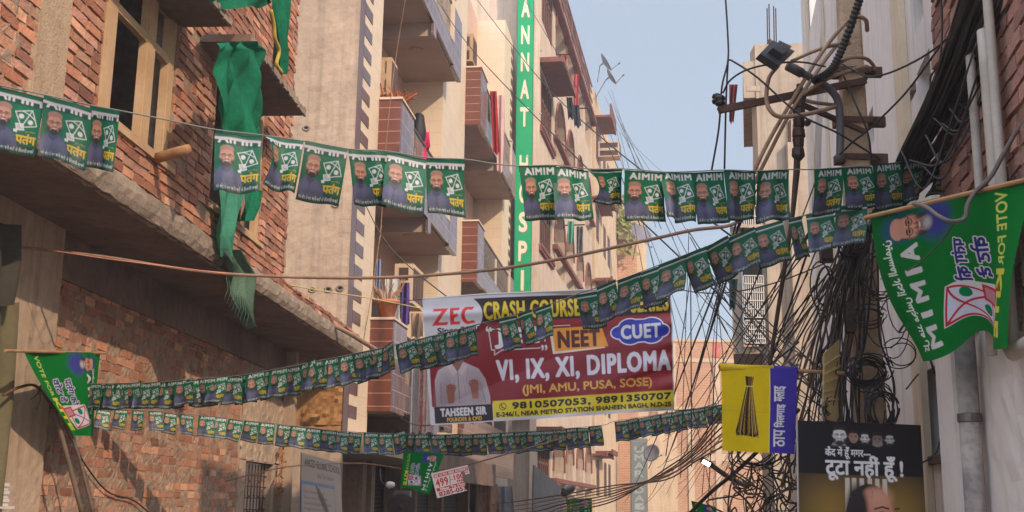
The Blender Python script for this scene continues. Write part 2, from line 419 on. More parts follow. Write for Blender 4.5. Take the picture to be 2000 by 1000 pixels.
def kite(c, A, B, Cc, D, lw, line, fill=None, dot=None, tail=None, tl=None):
    q = [np.array(v, float) for v in (A, B, Cc, D)]
    L = lambda a, b, t: tuple(a + (b - a) * t)
    if fill is not None: c.poly([tuple(v) for v in q], fill)
    c.line([tuple(v) for v in q], lw, line, True)
    c.line([tuple(q[1]), L(q[1], q[3], .96)], lw, line)
    m = (q[0] + q[2]) / 2
    p0, p1 = (q[0], q[2]) if dot is not None else (q[0] + (q[1] - q[0]) * .42, q[1] + (q[2] - q[1]) * .62)
    ctl = (p0 + p1) / 2 + (q[1] - (p0 + p1) / 2) * (.55 if dot is not None else .3)
    c.line([tuple((1 - t) ** 2 * p0 + 2 * t * (1 - t) * ctl + t * t * p1) for t in np.linspace(0, 1, 9)], lw * .9, line)
    r = np.linalg.norm(q[1] - q[0]) * (.155 if dot is None else .17)
    for sg in (-1, 1):
        p = m + (q[0] - m) * .42 * sg + (q[3] - m) * (.16 if dot is not None else 0.04)
        c.ell(p[0], p[1], r, r, dot if dot is not None else line)
    if tail is not None:
        t4 = [np.array(v, float) for v in tail]
        if fill is not None: c.poly([tuple(v) for v in t4], fill)
        for i in range(1, 8):
            f = i / 8; c.line([L(t4[0], t4[1], f), L(t4[3], t4[2], f)], lw * .55, line)
        c.line([tuple(v) for v in t4], lw, line, True)
        k = t4[3] + (t4[3] - t4[1]) * .12
        for dx, dy in tl: c.line([tuple(t4[3]), (t4[3][0] + dx, t4[3][1] + dy)], lw * 1.6, line)

GREEN, GREEND, WHITE, YEL = K(5, 92, 62), K(6, 40, 32), K(212, 206, 204), K(206, 166, 44)
def bunting_print(k, kind, light_gain=.8):
    """100 x 126 units: party bunting flag"""
    c = Canvas(100, 126, k, GREEN)
    c.ell(70, 34, 46, 34, K(8, 112, 74), .7, 0, .6); c.rect(0, 108, 100, 126, K(6, 60, 44), .8); c.ell(20, 118, 60, 26, K(6, 50, 40), .6, 0, .8)
    if kind == 'plain':
        c.rect(0, 0, 100, 3.5, GREEND); c.text('AIMIM', (14, 6, 92, 21), WHITE, bold=1.2, sp=1.12)
    elif kind == 'sleeve':
        c.rect(0, 0, 100, 26, K(5, 70, 50)); c.text('AIMIM', (8, 2, 97, 22), WHITE, bold=1.0, sp=1.05); c.rect(0, 8.5, 100, 15.5, K(196, 188, 190)); c.rect(0, 0, 100, 9, K(6, 92, 62)); c.rect(0, 8.6, 100, 9.6, K(60, 90, 80))
    else:
        c.rect(0, 0, 100, 12, K(6, 84, 60)); c.rect(0, 12, 100, 15.5, K(214, 208, 206))
    # man in grey-blue kurta
    c.poly([(0, 112), (0, 92), (5, 82), (14, 75), (36, 76), (50, 84), (58, 94), (62, 112)], K(84, 84, 110))
    c.ell(26, 96, 22, 18, K(98, 98, 126), .6, 0, .6); c.poly([(15, 74), (37, 75), (34, 82), (25, 87), (17, 81)], K(70, 70, 96)); c.line([(25, 86), (25, 108)], 1.2, K(62, 62, 86))
    c.ell(40, 108, 30, 10, K(52, 60, 72), .7, 0, .5)
    face(c, 27, 51, 15.5, cap=(164, 122, 104))
    kite(c, (50, 41), (81, 32), (93, 63), (65, 70), 1.9, WHITE, tail=[(54, 65), (67, 63), (70, 75), (57, 77)], tl=[(-5, 1), (-4, 4), (0, 4)])
    c.text('चुनाव िचन्ह', (73, 75, 93, 79.5), YEL, bold=.3)
    c.text('पतंग', (58, 82, 95, 103), YEL, bold=.9)
    c.text('को वोट दे कर भारी मतों से िवजयी बनायें', (5, 111, 95, 120), WHITE, bold=.35)
    c.rect(0, 123.5, 100, 126, GREEND); c.a *= light_gain  # scales the whole print: light level put into its colours
    return c

def party_flag_print(k):
    """100 x 100 units in reading direction"""
    c = Canvas(100, 100, k, K(4, 112, 40))
    c.ell(14, 42, 13, 10, K(64, 66, 140), .35); c.ell(14, 22, 9, 12, K(50, 70, 130), .4, 0, .8)
    face(c, 14.5, 27, 7.2, skin=(206, 146, 122), beard=(70, 60, 58), cap=(206, 150, 128), ry=1.35); c.ell(14.5, 36, 4, 2.6, K(200, 196, 194), .5, 0, .8)
    ar = '\uFEE6\uFEF4\uFEE4\uFEE0\uFEB4\uFEE4\uFEDF\uFE8D \uFEA9\uFE8E\uFEA4\uFE97\uFE8D \uFEB2\uFEE0\uFEA0\uFEE3 \uFEAA\uFEE8\uFEEB \uFEDE\uFEDB'
    c.text(ar, ((20, 8), (74, 3), (0, 8)), K(226, 230, 222), bold=.22)
    for ch, x0, x1 in (('A', 26, 36.5), ('I', 42, 44.5), ('M', 51, 63), ('I', 70.5, 73), ('M', 80, 93)): c.text(ch, (x0, 20.5, x1, 29), WHITE, bold=.7)
    B = K(44, 46, 122)
    c.text('पतंग को', (31, 51, 62, 61), B, bold=.5, out=(WHITE, .8)); c.text('वोट दें', (31, 65, 58, 75.5), B, bold=.5, out=(WHITE, .8))
    R = K(188, 34, 46); A, Bq, Cq, D = (63, 44), (84, 36), (90, 72), (70, 71)
    c.poly([(61.5, 42.5), (85, 34), (91.5, 73.5), (74, 79), (62, 78)], WHITE)
    kite(c, A, Bq, Cq, D, 1.5, R, K(206, 206, 222), K(0, 126, 74), tail=[(64, 66), (74, 65), (76, 77), (66, 79)], tl=[(-3, 3), (-1, 5), (-5, 1)])
    c.text('VOTE FOR', (5, 82, 50, 88), K(196, 206, 96), bold=.25); c.text('KITE', (53, 80.5, 92, 90), K(206, 200, 70), bold=.9)
    return c

def broom_print(k):
    c = Canvas(100, 112, k, K(212, 180, 22)); c.rect(64, 0, 100, 112, K(66, 52, 142)); c.rect(63.6, 0, 64.6, 112, K(214, 196, 150))
    c.line([(0, 58), (64, 59)], .5, K(180, 150, 20)); rnd = random.Random(3)
    c.poly([(32, 11), (43, 13), (40.5, 25), (42, 34), (50, 88), (46, 92), (30, 90), (20, 90), (19, 84), (29, 52), (33, 25)], K(66, 44, 30))
    for i in range(70):
        t = rnd.random(); x0 = 33 + t * 8; x1 = 20 + t * 30 + rnd.uniform(-1, 1); y1 = 84 + rnd.uniform(0, 9)
        c.line([(x0, 26), (x0 * .55 + x1 * .45 - .6, 54), (x1, y1)], rnd.uniform(.3, .7), K(*rnd.choice([(40, 26, 20), (52, 34, 24), (190, 150, 60), (226, 196, 120), (58, 38, 26)])))
    for i in range(14): x = 32 + i * .75; c.line([(x + 1, 11 + rnd.random()), (x * .7 + 11.2, 25)], .4, K(*rnd.choice([(190, 150, 70), (50, 32, 24)])))
    c.line([(32.5, 25), (42.5, 25)], 1.4, K(214, 186, 120))
    for st, y1, y0 in (('ठाप', 103, 81), ('िमलगाइ', 78, 48), ('मलाइ', 44, 24)): c.text(st, ((70, y1), (0, y0 - y1), (15, 0)), WHITE, bold=.5, sp=1.05)
    return c

def banner_print(k):
    """200 x 100 units"""
    MR = K(130, 16, 26); c = Canvas(200, 100, k, K(208, 202, 204)); S = 200
    c.rect(5, 21.5, 199, 85, MR); c.poly([(120, 85), (199, 66), (199, 85)], K(150, 34, 40)); c.poly([(160, 72), (199, 52), (199, 63)], K(156, 40, 44), .7); c.poly([(60, 22), (199, 22), (199, 30), (120, 26)], K(150, 30, 36), .8)
    c.rect(36, 2.5, 199, 21.8, K(44, 26, 30)); c.poly([(100, 2.5), (150, 2.5), (120, 21.8), (84, 21.8)], K(58, 30, 34), .7)
    c.rect(1, 1, 36, 32, K(208, 202, 204)); c.ell(24, 15, 24, 18, K(208, 202, 204)); c.rect(1, 20, 34, 46, K(208, 202, 204))
    c.rect(2.5, 46, 52, 86, MR); c.rect(0, 28, 33, 46.5, K(208, 202, 204)); c.rect(0, 46, 2.5, 100, K(208, 202, 204))
    RD = K(214, 44, 40)
    c.poly([(9, 9), (21, 9), (12, 20), (20, 20), (19, 22.5), (6.5, 22.5), (15.5, 11.3), (8, 11.3)], RD)
    c.poly([(22, 9), (30, 9), (29.5, 11.2), (25, 11.2), (25, 14.5), (27.5, 13.5), (28.5, 16), (25, 17.2), (25, 20), (30, 20), (29, 22.5), (21.5, 22.5)], RD)
    c.ell(36, 15.7, 5.2, 6.9, RD); c.ell(37, 15.7, 3.2, 4.7, K(208, 202, 204)); c.rect(38.6, 11.5, 43, 20, K(208, 202, 204)); c.poly([(36, 8.9), (42, 8.9), (40, 11.4), (36.5, 11.2)], RD); c.poly([(36, 22.5), (42, 21.6), (40.5, 19.6), (36.5, 20.4)], RD)
    c.text('Since 2011', (11, 24.5, 44, 29), K(40, 30, 34), bold=.35)
    c.text('CRASH COURSE & TEST SERIES', (49.5, 6, 197, 19.5), YEL, bold=.5, sp=1.1, grad=(K(250, 214, 40), K(196, 168, 30)))
    # JEE in a speech frame
    c.line([(96, 27), (52, 27.5), (53.5, 44), (56, 44), (55.5, 48), (62, 44.3), (93, 44)], .75, WHITE); c.line([(97, 27), (97, 39)], .75, WHITE); c.line([(97, 27), (118, 27)], .6, WHITE)
    c.text('“', (50, 25, 54.5, 29), WHITE, bold=.3); c.text('”', (94, 42, 98.5, 46), WHITE, bold=.3)
    c.text('JEE', (57, 28.5, 92, 42.5), K(222, 214, 218), bold=.9, sp=1.12)
    c.poly([(101, 30), (104, 30), (105, 46), (142, 44.5), (146, 47), (103, 49.5)], K(226, 206, 180)); c.poly([(103, 29), (143, 28.5), (148, 46), (105, 47.5)], K(228, 146, 40)); c.text('NEET', (108, 32, 141, 44.5), K(84, 24, 28), bold=.8, sp=1.12)
    BL = K(38, 44, 158); WH = K(218, 214, 222)
    for rx, ry, col in ((1.6, 1.6, WH), (0, 0, BL)):
        for x, y, a, b in ((174, 35, 17, 9), (158, 35.5, 7, 5), (190, 36, 7, 5), (166, 32, 9, 7), (183, 32, 9, 7), (166, 38.5, 9, 7), (183, 38.5, 9, 7)): c.ell(x, y, a + rx * .6, b + ry * .6, col)
    c.text('CUET', (159, 30, 190, 41), WHITE, bold=.6, sp=1.1)
    c.text('VI, IX, XI, DIPLOMA', (57, 52.5, 197, 70), K(216, 210, 218), bold=.85, sp=1.13)
    c.text('(JMI, AMU, PUSA, SOSE)', (77, 73, 182, 81.5), K(224, 170, 78), bold=.25)
    c.rect(52, 84, 199, 97.5, K(222, 196, 36)); NB = K(36, 30, 30)
    c.text('9810507053, 9891350707', (68, 86, 197, 91.6), NB, bold=.45, sp=1.06); c.text('E-246/1, NEAR METRO STATION SHAHEEN BAGH, N.D-25', (54.5, 93.2, 197, 97), NB, bold=.3)
    c.ell(60, 88.7, 3, 2.9, NB); c.ell(60, 88.7, 2.4, 2.3, K(222, 196, 36)); c.line([(58.8, 87), (59.2, 89), (61.3, 90.2)], .8, NB)
    # teacher in a pale shirt, hands raised
    SH = K(182, 164, 166); c.poly([(6, 86), (6, 66), (9, 58), (20, 52.5), (31, 52.5), (42, 58), (47, 66), (50, 80), (50, 86)], SH)
    c.ell(24, 48, 6, 8.5, K(150, 96, 80), .1); c.poly([(20, 50), (30, 50), (29, 57), (25, 60), (21, 57)], K(140, 88, 72)); c.poly([(20, 52), (25, 60), (21, 63), (16.5, 55)], K(196, 180, 180)); c.poly([(30, 52), (25, 60), (29, 63), (33, 55)], K(196, 180, 180))
    face(c, 24.5, 42, 6.4, skin=(150, 98, 80), beard=(40, 34, 34), hair=(34, 28, 30), glasses=False)
    c.ell(13, 74, 6, 12, K(150, 134, 140), .6, .2, .7); c.ell(40, 74, 6, 12, K(150, 134, 140), .6, -.2, .7); c.ell(25, 82, 16, 5, K(140, 124, 130), .7, 0, .6)
    for xa, ya, xb, yb in ((14, 60, 19, 70), (34, 58, 31, 68), (22, 66, 20, 82), (29, 64, 31, 80), (9, 70, 14, 80), (45, 70, 40, 80)): c.line([(xa, ya), (xb, yb)], .5, K(152, 136, 142))
    c.line([(25, 60), (25, 84)], .6, K(120, 104, 108)); c.line([(10, 84), (11, 68)], .8, K(136, 120, 124)); c.line([(42, 68), (46, 84)], .8, K(136, 120, 124))
    SK, SKD = K(148, 92, 76), K(110, 64, 54)
    for x, y, sx in ((18, 74, 1), (38, 71, -1)):
        c.poly([(x - 2.5 * sx, y + 10), (x + 2.5 * sx, y + 10), (x + 3.6 * sx, y), (x - 3.0 * sx, y)], SK); c.ell(x, y, 3.4, 3.6, SK, .1)
        for i in range(4): c.line([(x + (-2.4 + i * 1.5) * sx, y - 1), (x + (-2.2 + i * 1.7) * sx, y - 5 + abs(i - 1.5) * .8), (x + (-.6 + i * 1.5) * sx, y - 3.6)], 1.2, SK); c.line([(x + (-1.7 + i * 1.5) * sx, y - 1), (x + (-1.5 + i * 1.6) * sx, y - 4)], .3, SKD)
        c.line([(x + 3 * sx, y + 1), (x + 4.6 * sx, y - 2.6)], 1.3, SK)
    c.rect(4, 86, 51.5, 99, K(38, 28, 32)); c.text('TAHSEEN SIR', (9, 87.8, 46, 93.6), WHITE, bold=.4, sp=1.12); c.text('FOUNDER & CMD', (14, 95, 42, 98), K(222, 170, 80), bold=.2, sp=1.1)
    c.rect(0, 0, 200, 1.2, K(196, 190, 192)); c.rect(0, 99, 200, 100, K(206, 200, 202)); c.rect(199, 0, 200, 100, K(196, 180, 182))
    return c

def poster_print(k):
    """100 x 140 units"""
    c = Canvas(100, 140, k, K(30, 25, 27)); G = K(150, 116, 52)
    for r, a in ((46, .22), (36, .3), (26, .4), (18, .4)): c.ell(25, 74, r * .62, r * .72, G, .95, .25, a); c.ell(80, 74, r * .62, r * .72, G, .95, -.25, a)
    c.rect(0, 0, 100, 44, K(28, 23, 25))
    for i, x in enumerate((37, 42.5, 48.5, 55, 61, 67)): c.rect(x, 46.5, x + 3.6, 84, K(206, 196, 182)); c.rect(x, 46.5, x + 3.6, 84, K(150, 120, 90), .25)
    gs = (182, 176, 172)
    c.poly([(26, 21), (29, 16), (37, 18), (40, 21)], K(150, 144, 142), .8)
    face(c, 33.3, 11.6, 5.4, skin=(198, 190, 186), beard=(50, 46, 46), cap=(44, 40, 40), ry=1.25)
    face(c, 44.6, 12.6, 3.9, skin=(140, 108, 96), beard=None, cap=(60, 36, 36), glasses=False, smile=False)
    face(c, 53.8, 13.4, 3.9, skin=(184, 176, 172), beard=(44, 40, 42), hair=(36, 32, 34), glasses=False)
    face(c, 64, 14, 4.2, skin=(112, 92, 86), beard=(128, 122, 120), cap=(44, 32, 34), glasses=False, smile=False)
    face(c, 74, 13.6, 3.8, skin=(170, 162, 158), beard=(40, 36, 38), hair=(36, 32, 34))
    c.rect(20, 19.8, 80, 23, K(28, 23, 25), .75)
    c.text('कैद में हूँ मगर---', (21.5, 21, 58, 31), WHITE, bold=.3); c.text('टूटा नहीं हूँ !', (21.8, 28, 83.5, 48.6), WHITE, bold=.6)
    SK = (176, 116, 92)
    c.ell(56, 82, 19.5, 31, K(46, 38, 38)); c.ell(59, 84, 17.2, 30, K(*SK), .06); c.ell(70, 96, 8, 16, K(150, 92, 72), .4, 0, .7); c.ell(63, 66, 9, 8, K(198, 140, 114), .6, 0, .8)
    c.line([(57, 53), (59, 58), (58, 62)], .6, K(96, 70, 60)); c.line([(60, 53), (61.5, 57)], .5, K(96, 70, 60)); c.ell(64, 60, 9, 7, K(206, 150, 124), .5, 0, .6); c.ell(46, 74, 8.5, 22, K(48, 40, 40), .2); c.ell(45, 84, 4, 7, K(168, 108, 86), .15)
    c.line([(60, 71.5), (66, 69.5), (71, 71)], 1.3, K(44, 32, 32)); c.line([(76, 71), (79.5, 70.5)], 1.3, K(44, 32, 32))
    c.ell(66.5, 75, 3.6, 1.3, K(226, 214, 206), .2); c.ell(67, 75, 1.4, 1.4, K(40, 28, 26), .2); c.line([(62.5, 74.6), (66, 73.4), (70.5, 74.8)], .7, K(60, 38, 34)); c.ell(78, 74.6, 2, 1.1, K(60, 40, 36), .2)
    c.line([(74, 74), (76.5, 85), (73, 87)], 1.2, K(140, 84, 66)); c.ell(70, 94, 5, 1.4, K(130, 66, 60), .3); c.poly([(30, 140), (34, 116), (50, 108), (72, 112), (86, 122), (88, 140)], K(196, 190, 186))
    return c

def placard_print(k):
    c = Canvas(100, 90, k, K(232, 214, 204)); R = K(206, 48, 40); W = K(236, 222, 214)
    c.rect(5, 6, 98, 19, R); c.rect(6, 7, 18, 18, W, .15); c.text('AZ', (7, 8.5, 17, 16.5), W, bold=.5); c.text('ULTRA FIBER INTERNET', (21, 8.5, 96, 16.5), W, bold=.35, sp=1.1)
    c.text('499', (7, 24, 39, 52), R, bold=.9, sp=1.12); c.line([(43, 53), (47, 23)], 2.2, R); c.rect(48, 37, 53, 40, R); c.text('100', (57, 24, 82, 42), R, bold=.8, sp=1.12); c.text('FREE', (62, 45, 84, 53), R, bold=.5); c.rect(4, 56, 85, 68, R); c.text('Fiber To Home', (14, 58, 92, 66), W, bold=.5)
    c.text('8285-0538', (8, 71, 92, 86), K(178, 40, 36), bold=.8); c.rect(84, 40, 88, 90, K(232, 214, 204)); c.text('mbps', (86, 21, 97, 28), R, bold=.2)
    return c

def school_print(k):
    c = Canvas(100, 150, k, K(160, 142, 128)); D = K(60, 50, 48); B = K(96, 120, 146)
    c.text('ANCED GLOBAL SCHOOL', (8, 8, 98, 20), D, bold=.4); c.text('Real Time Succeed', (40, 27, 80, 35), D, bold=.2)
    c.rect(0, 44, 82, 49, B); c.line([(2, 48), (2, 150)], 3, B); c.line([(82, 40), (82, 150)], 1, B); rnd = random.Random(1)
    for i in range(4): c.text(('New Admission Open', 'Nursery to Class Eight', 'Spoken English Class', 'Computer Course Fee')[i], (8, 58 + i * 9, 55 + 8 * (i % 3), 64 + i * 9), D, bold=.1)
    for i in range(3): c.text(('Hostel Facility', 'Best Teachers here', 'Call and Visit us')[i], (40, 100 + i * 9, 76, 106 + i * 9), D, bold=.1)
    return c

def hospital_print(k):
    """20 wide x 212 high: letters stacked down the sign"""
    G = K(2, 150, 92); c = Canvas(20, 212, k, G); L = K(226, 204, 178); n = len('JANNAT HOSPITAL')
    y = 4
    for ch in 'JANNAT HOSPITAL':
        if ch != ' ':
            bx = (5.2, y, 14.8, y + 8.5) if ch != 'I' else (8.6, y, 11.4, y + 8.5)
            c.text(ch, tuple(q + .5 for q in bx), K(120, 96, 70), bold=.55); c.text(ch, bx, L, bold=.55)
        y += 13.6 if ch != ' ' else 9.7
    c.line([(0, 90), (20, 98)], .4, K(0, 130, 80))
    return c

def dairy_print(k):
    c = Canvas(20, 110, k, K(112, 116, 112)); y = 10; L = K(152, 156, 152)
    c.line([(0, 4), (20, 4)], .5, K(140, 142, 138)); c.line([(.8, 0), (.8, 110)], .6, K(84, 84, 82))
    for ch in 'UMAR DAIRY':
        if ch != ' ': c.text(ch, (5, y, 15, y + 7), L, bold=.35)
        y += 9.6
    return c

def print_mesh(name, c, fn, m, parent=None, mirror=False, mb=None):
    """sheet of one vertex per canvas point; fn(u,v) gives the place"""
    H, W = c.h, c.w
    V = [fn(i / (W - 1), j / (H - 1)) for j in range(H) for i in range(W)]
    if parent is not None: b = BASE[parent.name]
    else: b = sum(V, Vector()) / len(V)
    idx = np.arange(H * W).reshape(H, W)
    F = np.stack([idx[:-1, :-1], idx[:-1, 1:], idx[1:, 1:], idx[1:, :-1]], -1).reshape(-1, 4)
    me = bpy.data.meshes.new(name)
    me.from_pydata([v - b for v in V], [], F.tolist()); me.materials.append(m)
    at = me.attributes.new('Col', 'FLOAT_COLOR', 'POINT')
    a = c.a[:, ::-1] if mirror else c.a
    at.data.foreach_set('color', np.concatenate([a.reshape(-1, 3), np.ones((H * W, 1))], 1).astype(np.float32).ravel())
    me.polygons.foreach_set('use_smooth', [True] * len(me.polygons)); me.update()
    o = bpy.data.objects.new(name, me); COL.objects.link(o)
    if parent is not None: o.parent = parent
    else: o.location = b
    BASE[o.name] = b
    return o

# ------------------------------------------------------------------ street ground
gb = MB(); gb.box(-400, 400, -60, 600, -.3, 0)
tag(gb.build('ground', mat('dusty_asphalt', C(120, 108, 98), var=.25, scale=.6, bump=.4, col2=C(98, 88, 80))), kind='structure')

# ------------------------------------------------------------------ shared wall builders
BRICKCOL = [(176, 118, 88), (182, 124, 94), (164, 106, 80), (190, 134, 102), (174, 124, 102), (152, 100, 80), (194, 144, 114), (180, 130, 108)]
def bricks(mb, u0, u1, z0, z1, holes=(), o=0., m=0, h=.088, L=.245, dep=.016, jit=.006, pal=BRICKCOL, gap=.013, odd=.05, rnd=None, rag=0.):
    """courses of single jittered bricks with o as the wall plane"""
    rnd = rnd or random.Random(11)
    k = 0; z = z0
    while z < z1 - .02:
        zt = min(z + h - gap, z1); u = u0 - (L / 2 if k % 2 else 0) - rnd.uniform(0, .04)
        end = u1 + (rnd.uniform(-rag, rag) if rag else 0)
        while u < end:
            l = L * rnd.choice([1, 1, 1, 1, .96, 1.03, .5 if rnd.random() < .3 else 1])
            spans = [(max(u, u0), min(u + l - gap, end))]
            for a, b, c, d in holes:
                if zt > c + .03 and z < d - .03:
                    spans = [q for s, e in spans for q in ((s, min(e, a)), (max(s, b), e))]
            for s, e in spans:
                if e - s > .03:
                    dd = dep * rnd.uniform(.25, 1.5); 
                    if rnd.random() < odd: dd = -.012 if rnd.random() < .5 else dep * 2.
                    c = rnd.choice(pal); f = rnd.uniform(.82, 1.12); col = C(*[min(255, v * f) for v in c])
                    tl = rnd.uniform(-jit, jit) * .6
                    p = [(a + rnd.uniform(-jit, jit), b + (rnd.uniform(-jit, jit) * .6 if b > -.02 + o else 0), q + rnd.uniform(-jit, jit) + tl * (1 if a == s else -1)) for a in (s, e) for b in (o - .04, o + dd) for q in (z, zt)]
                    mb.hexa(p, m, col)
            u += l
        z += h; k += 1

def rough_sheet(mb, u0, u1, z0, z1, o, amp, step=.12, m=0, seed=1):
    rnd = random.Random(seed); nu = max(2, int((u1 - u0) / step) + 1); nv = max(2, int((z1 - z0) / step) + 1)
    mb.grid(nu, nv, lambda a, b: (u0 + (u1 - u0) * a, o + rnd.uniform(-amp, amp), z0 + (z1 - z0) * b), m)

def rect(u0, u1, z0, z1): return [(u0, z0), (u1, z0), (u1, z1), (u0, z1)]
def arch(u0, u1, z0, z1, n=8):
    r = (u1 - u0) / 2; c = (u0 + u1) / 2
    return [(u0, z0), (u1, z0)] + [(c + r * math.cos(math.pi * i / n), z1 - r * 1.0 + r * math.sin(math.pi * i / n)) for i in range(n + 1)]

# ------------------------------------------------------------------ left: unplastered brick house with overhanging floor
LL = left_frame(-4.05, 11, .0576)
LU = left_frame(-3.24, 8.4, .0686)
zc = (LL.Z(216, 504) + LL.Z(360, 580) + LL.Z(500, 656)) / 3     # underside of the overhang
ZS = zc + .25
house = thing('brick_house', 'unplastered red brick house with overhanging concrete floor and pale window frames', 'house', LL.w(2, -2, 0))
u_p = LL.U(75, 800); u_e = LL.U(556, 800)
w0, w1 = LL.U(474, 950), LL.U(529, 950); wz1 = LL.Z(500, 903); wz0 = wz1 - 1.25
lo = MB(LL)
lo.holed(rect(-8, u_e, 0, zc), [rect(w0, w1, wz0, wz1)], -.002, .18, 0, 0)
rough_sheet(lo, u_p, w0 - .35, .02, zc - .5, .006, .007, .045, 0, 3)
PAL2 = [(178, 122, 92), (184, 130, 100), (168, 112, 84), (190, 138, 108), (176, 128, 102), (160, 106, 82), (196, 146, 114)]
bricks(lo, u_p, w0 - .32, .02, zc - .42, [], 0, 1, dep=.009, jit=.006, pal=PAL2, gap=.018, odd=.03, h=.094, L=.25)
lo.build('ground_floor_wall', [MORTAR, BRICK], house)
b = MB(LL); rough_sheet(b, w0 - .36, u_e, wz1 + .02, wz1 + 1.0, .03, .02, .07, 0, 5); rough_sheet(b, w0 - .36, w0 - .02, 0, wz1 + .02, .03, .012, .07, 0, 6); b.box(w0 - .36, w0, -.0, .029, 0, wz1 + 1.0); b.box(w1, u_e - .02, 0, .04, 0, wz1); b.box(w0, w1, 0, .029, wz1, wz1 + 1.0)
b.build('window_plaster_surround', PLASTER, house)
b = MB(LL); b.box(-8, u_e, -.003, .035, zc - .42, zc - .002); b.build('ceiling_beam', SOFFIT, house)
b = MB(LL); uq = LL.U(22, 800); b.box(uq - .9, u_p, -.01, .09, 0, zc - .003); rough_sheet(b, uq, u_p, .02, zc - .01, .092, .004, .08)
b.build('corner_pillar', PLASTER, house)
b = MB(LL); pu = LL.U(548, 850); b.box(pu - .06, pu + .12, .03, .2, 0, zc - .02); b.build('door_post', PLASTER, house)
g = MB(LL)
for i in range(9): u = w0 + (w1 - w0) * (i + .5) / 9; g.box(u - .007, u + .007, -.10, -.086, wz0, wz1 - .02 - .2 * (i % 2 == 0) * 0)
for i in range(7): z = wz0 + (wz1 - .1 - wz0) * (i + .5) / 7; g.box(w0, w1, -.085, -.072, z - .006, z + .006)
for i in range(6):
    for k in range(5): z = wz0 + .12 + k * .22; u = w0 + (w1 - w0) * (i + .5) / 6; g.tube([(u - .05, -.08, z), (u, -.08, z - .04), (u + .05, -.08, z)], .006, 4)
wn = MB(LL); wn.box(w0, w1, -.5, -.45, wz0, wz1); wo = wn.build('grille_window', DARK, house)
g.build('grille', RUST, wo)
# broken plaster, rubble and twigs heaped by the door post
b = MB(LL); rnd = random.Random(8)
for i in range(42):
    u, z = rnd.uniform(w1 + .05, pu - .05), rnd.uniform(.4, 2.4); p = [(u, .06, z)]
    for k in range(3): p.append((p[-1][0] + rnd.uniform(-.12, .12), rnd.uniform(.05, .14), p[-1][2] + rnd.uniform(-.2, .12)))
    b.tube(p, rnd.uniform(.006, .014), 4)
tag(b.build('twigs', BAMBOO), 'dry twigs and broken lath heaped beside the rusty grille window', 'twigs')

# upper floor
uc = LU.U(566, 300); us1 = LU.U(705, 682); ul = -3.6; ztop = 8.7
sl_ = MB(LU); usl = min(us1, (Vector((0, 19.22, 0)) - LU.o).dot(LU.d))
sl_.box(ul, usl, -1.5, 0, zc, ZS - .03)
rnd = random.Random(21)
def edge_fn(u, v):
    uu = ul + (usl - ul) * u; w1 = math.sin(uu * 3.1) * .5 + math.sin(uu * 7.7 + 1) * .3 + rnd.uniform(-.5, .5)
    pr_ = [(-.06, zc - .004), (.004, zc + .012 - .02 * max(0, w1)), (.03, zc + .07), (.034, zc + .14), (.022, ZS - .045), (.008, ZS - .02), (-.06, ZS - .012)]
    o, z = pr_[int(round(v * 6))]; return (uu, o + rnd.uniform(-.009, .009), z + rnd.uniform(-.012, .012))
sl_.grid(150, 7, edge_fn, 1)
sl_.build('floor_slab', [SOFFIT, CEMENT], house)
A0, A1 = LU.U(186, 207), LU.U(352, 60); Az0 = (LU.Z(187, 210) + LU.Z(335, 333)) / 2; Az1 = LU.Z(352, 46) + .06
B0, B1 = LU.U(416, 250), LU.U(508, 450); Bz0 = (LU.Z(452, 437) + LU.Z(505, 470)) / 2; Bz1 = LU.Z(420, 98)
CX0, CX1 = LU.U(66, 100), LU.U(127, 100)
up = MB(LU); holes = [rect(A0, A1, Az0, Az1), rect(B0, B1, Bz0, Bz1)]
up.holed(rect(ul, uc, ZS - .04, ztop), holes, -.004, .24, 0, 0)
up.box(uc - .24, uc - .004, -6, -.005, ZS - .03, ztop)
up.box(ul, uc - .01, -6, -.01, ztop - .01, ztop + .15)
rough_sheet(up, ul, CX0, ZS, ztop - .3, .001, .012, .06, 0, 7)
hb = [(A0 - .0, A1 + .0, Az0 - .0, Az1), (B0, B1, Bz0, Bz1), (CX0, CX1, 0, 20)]
bricks(up, ul, uc + .02, ZS - .01, ztop, hb, 0, 1, dep=.013, jit=.007, gap=.02, odd=.05, rag=.05)
rnd = random.Random(4)
for i in range(26):
    z = ZS + .1 + i * .16; up.box(uc - .03, uc + rnd.uniform(.0, .1), -.25 + rnd.uniform(0, .1), rnd.uniform(-.05, .02), z, z + rnd.uniform(.08, .14), 0, None, .02)
bricks(up, uc + .05, usl - .05, ZS - .03, ZS + .1, [], -.02, 1, dep=.02, jit=.014, rnd=random.Random(5))
up.build('upper_wall', [MORTAR, BRICK], house)
b = MB(LU); b.box(CX0, CX1, -.02, .022, ZS - .02, ztop); b.box(CX0 - .05, CX0 + .01, -.02, .012, ZS, ztop); b.build('concrete_column', CONC, house)
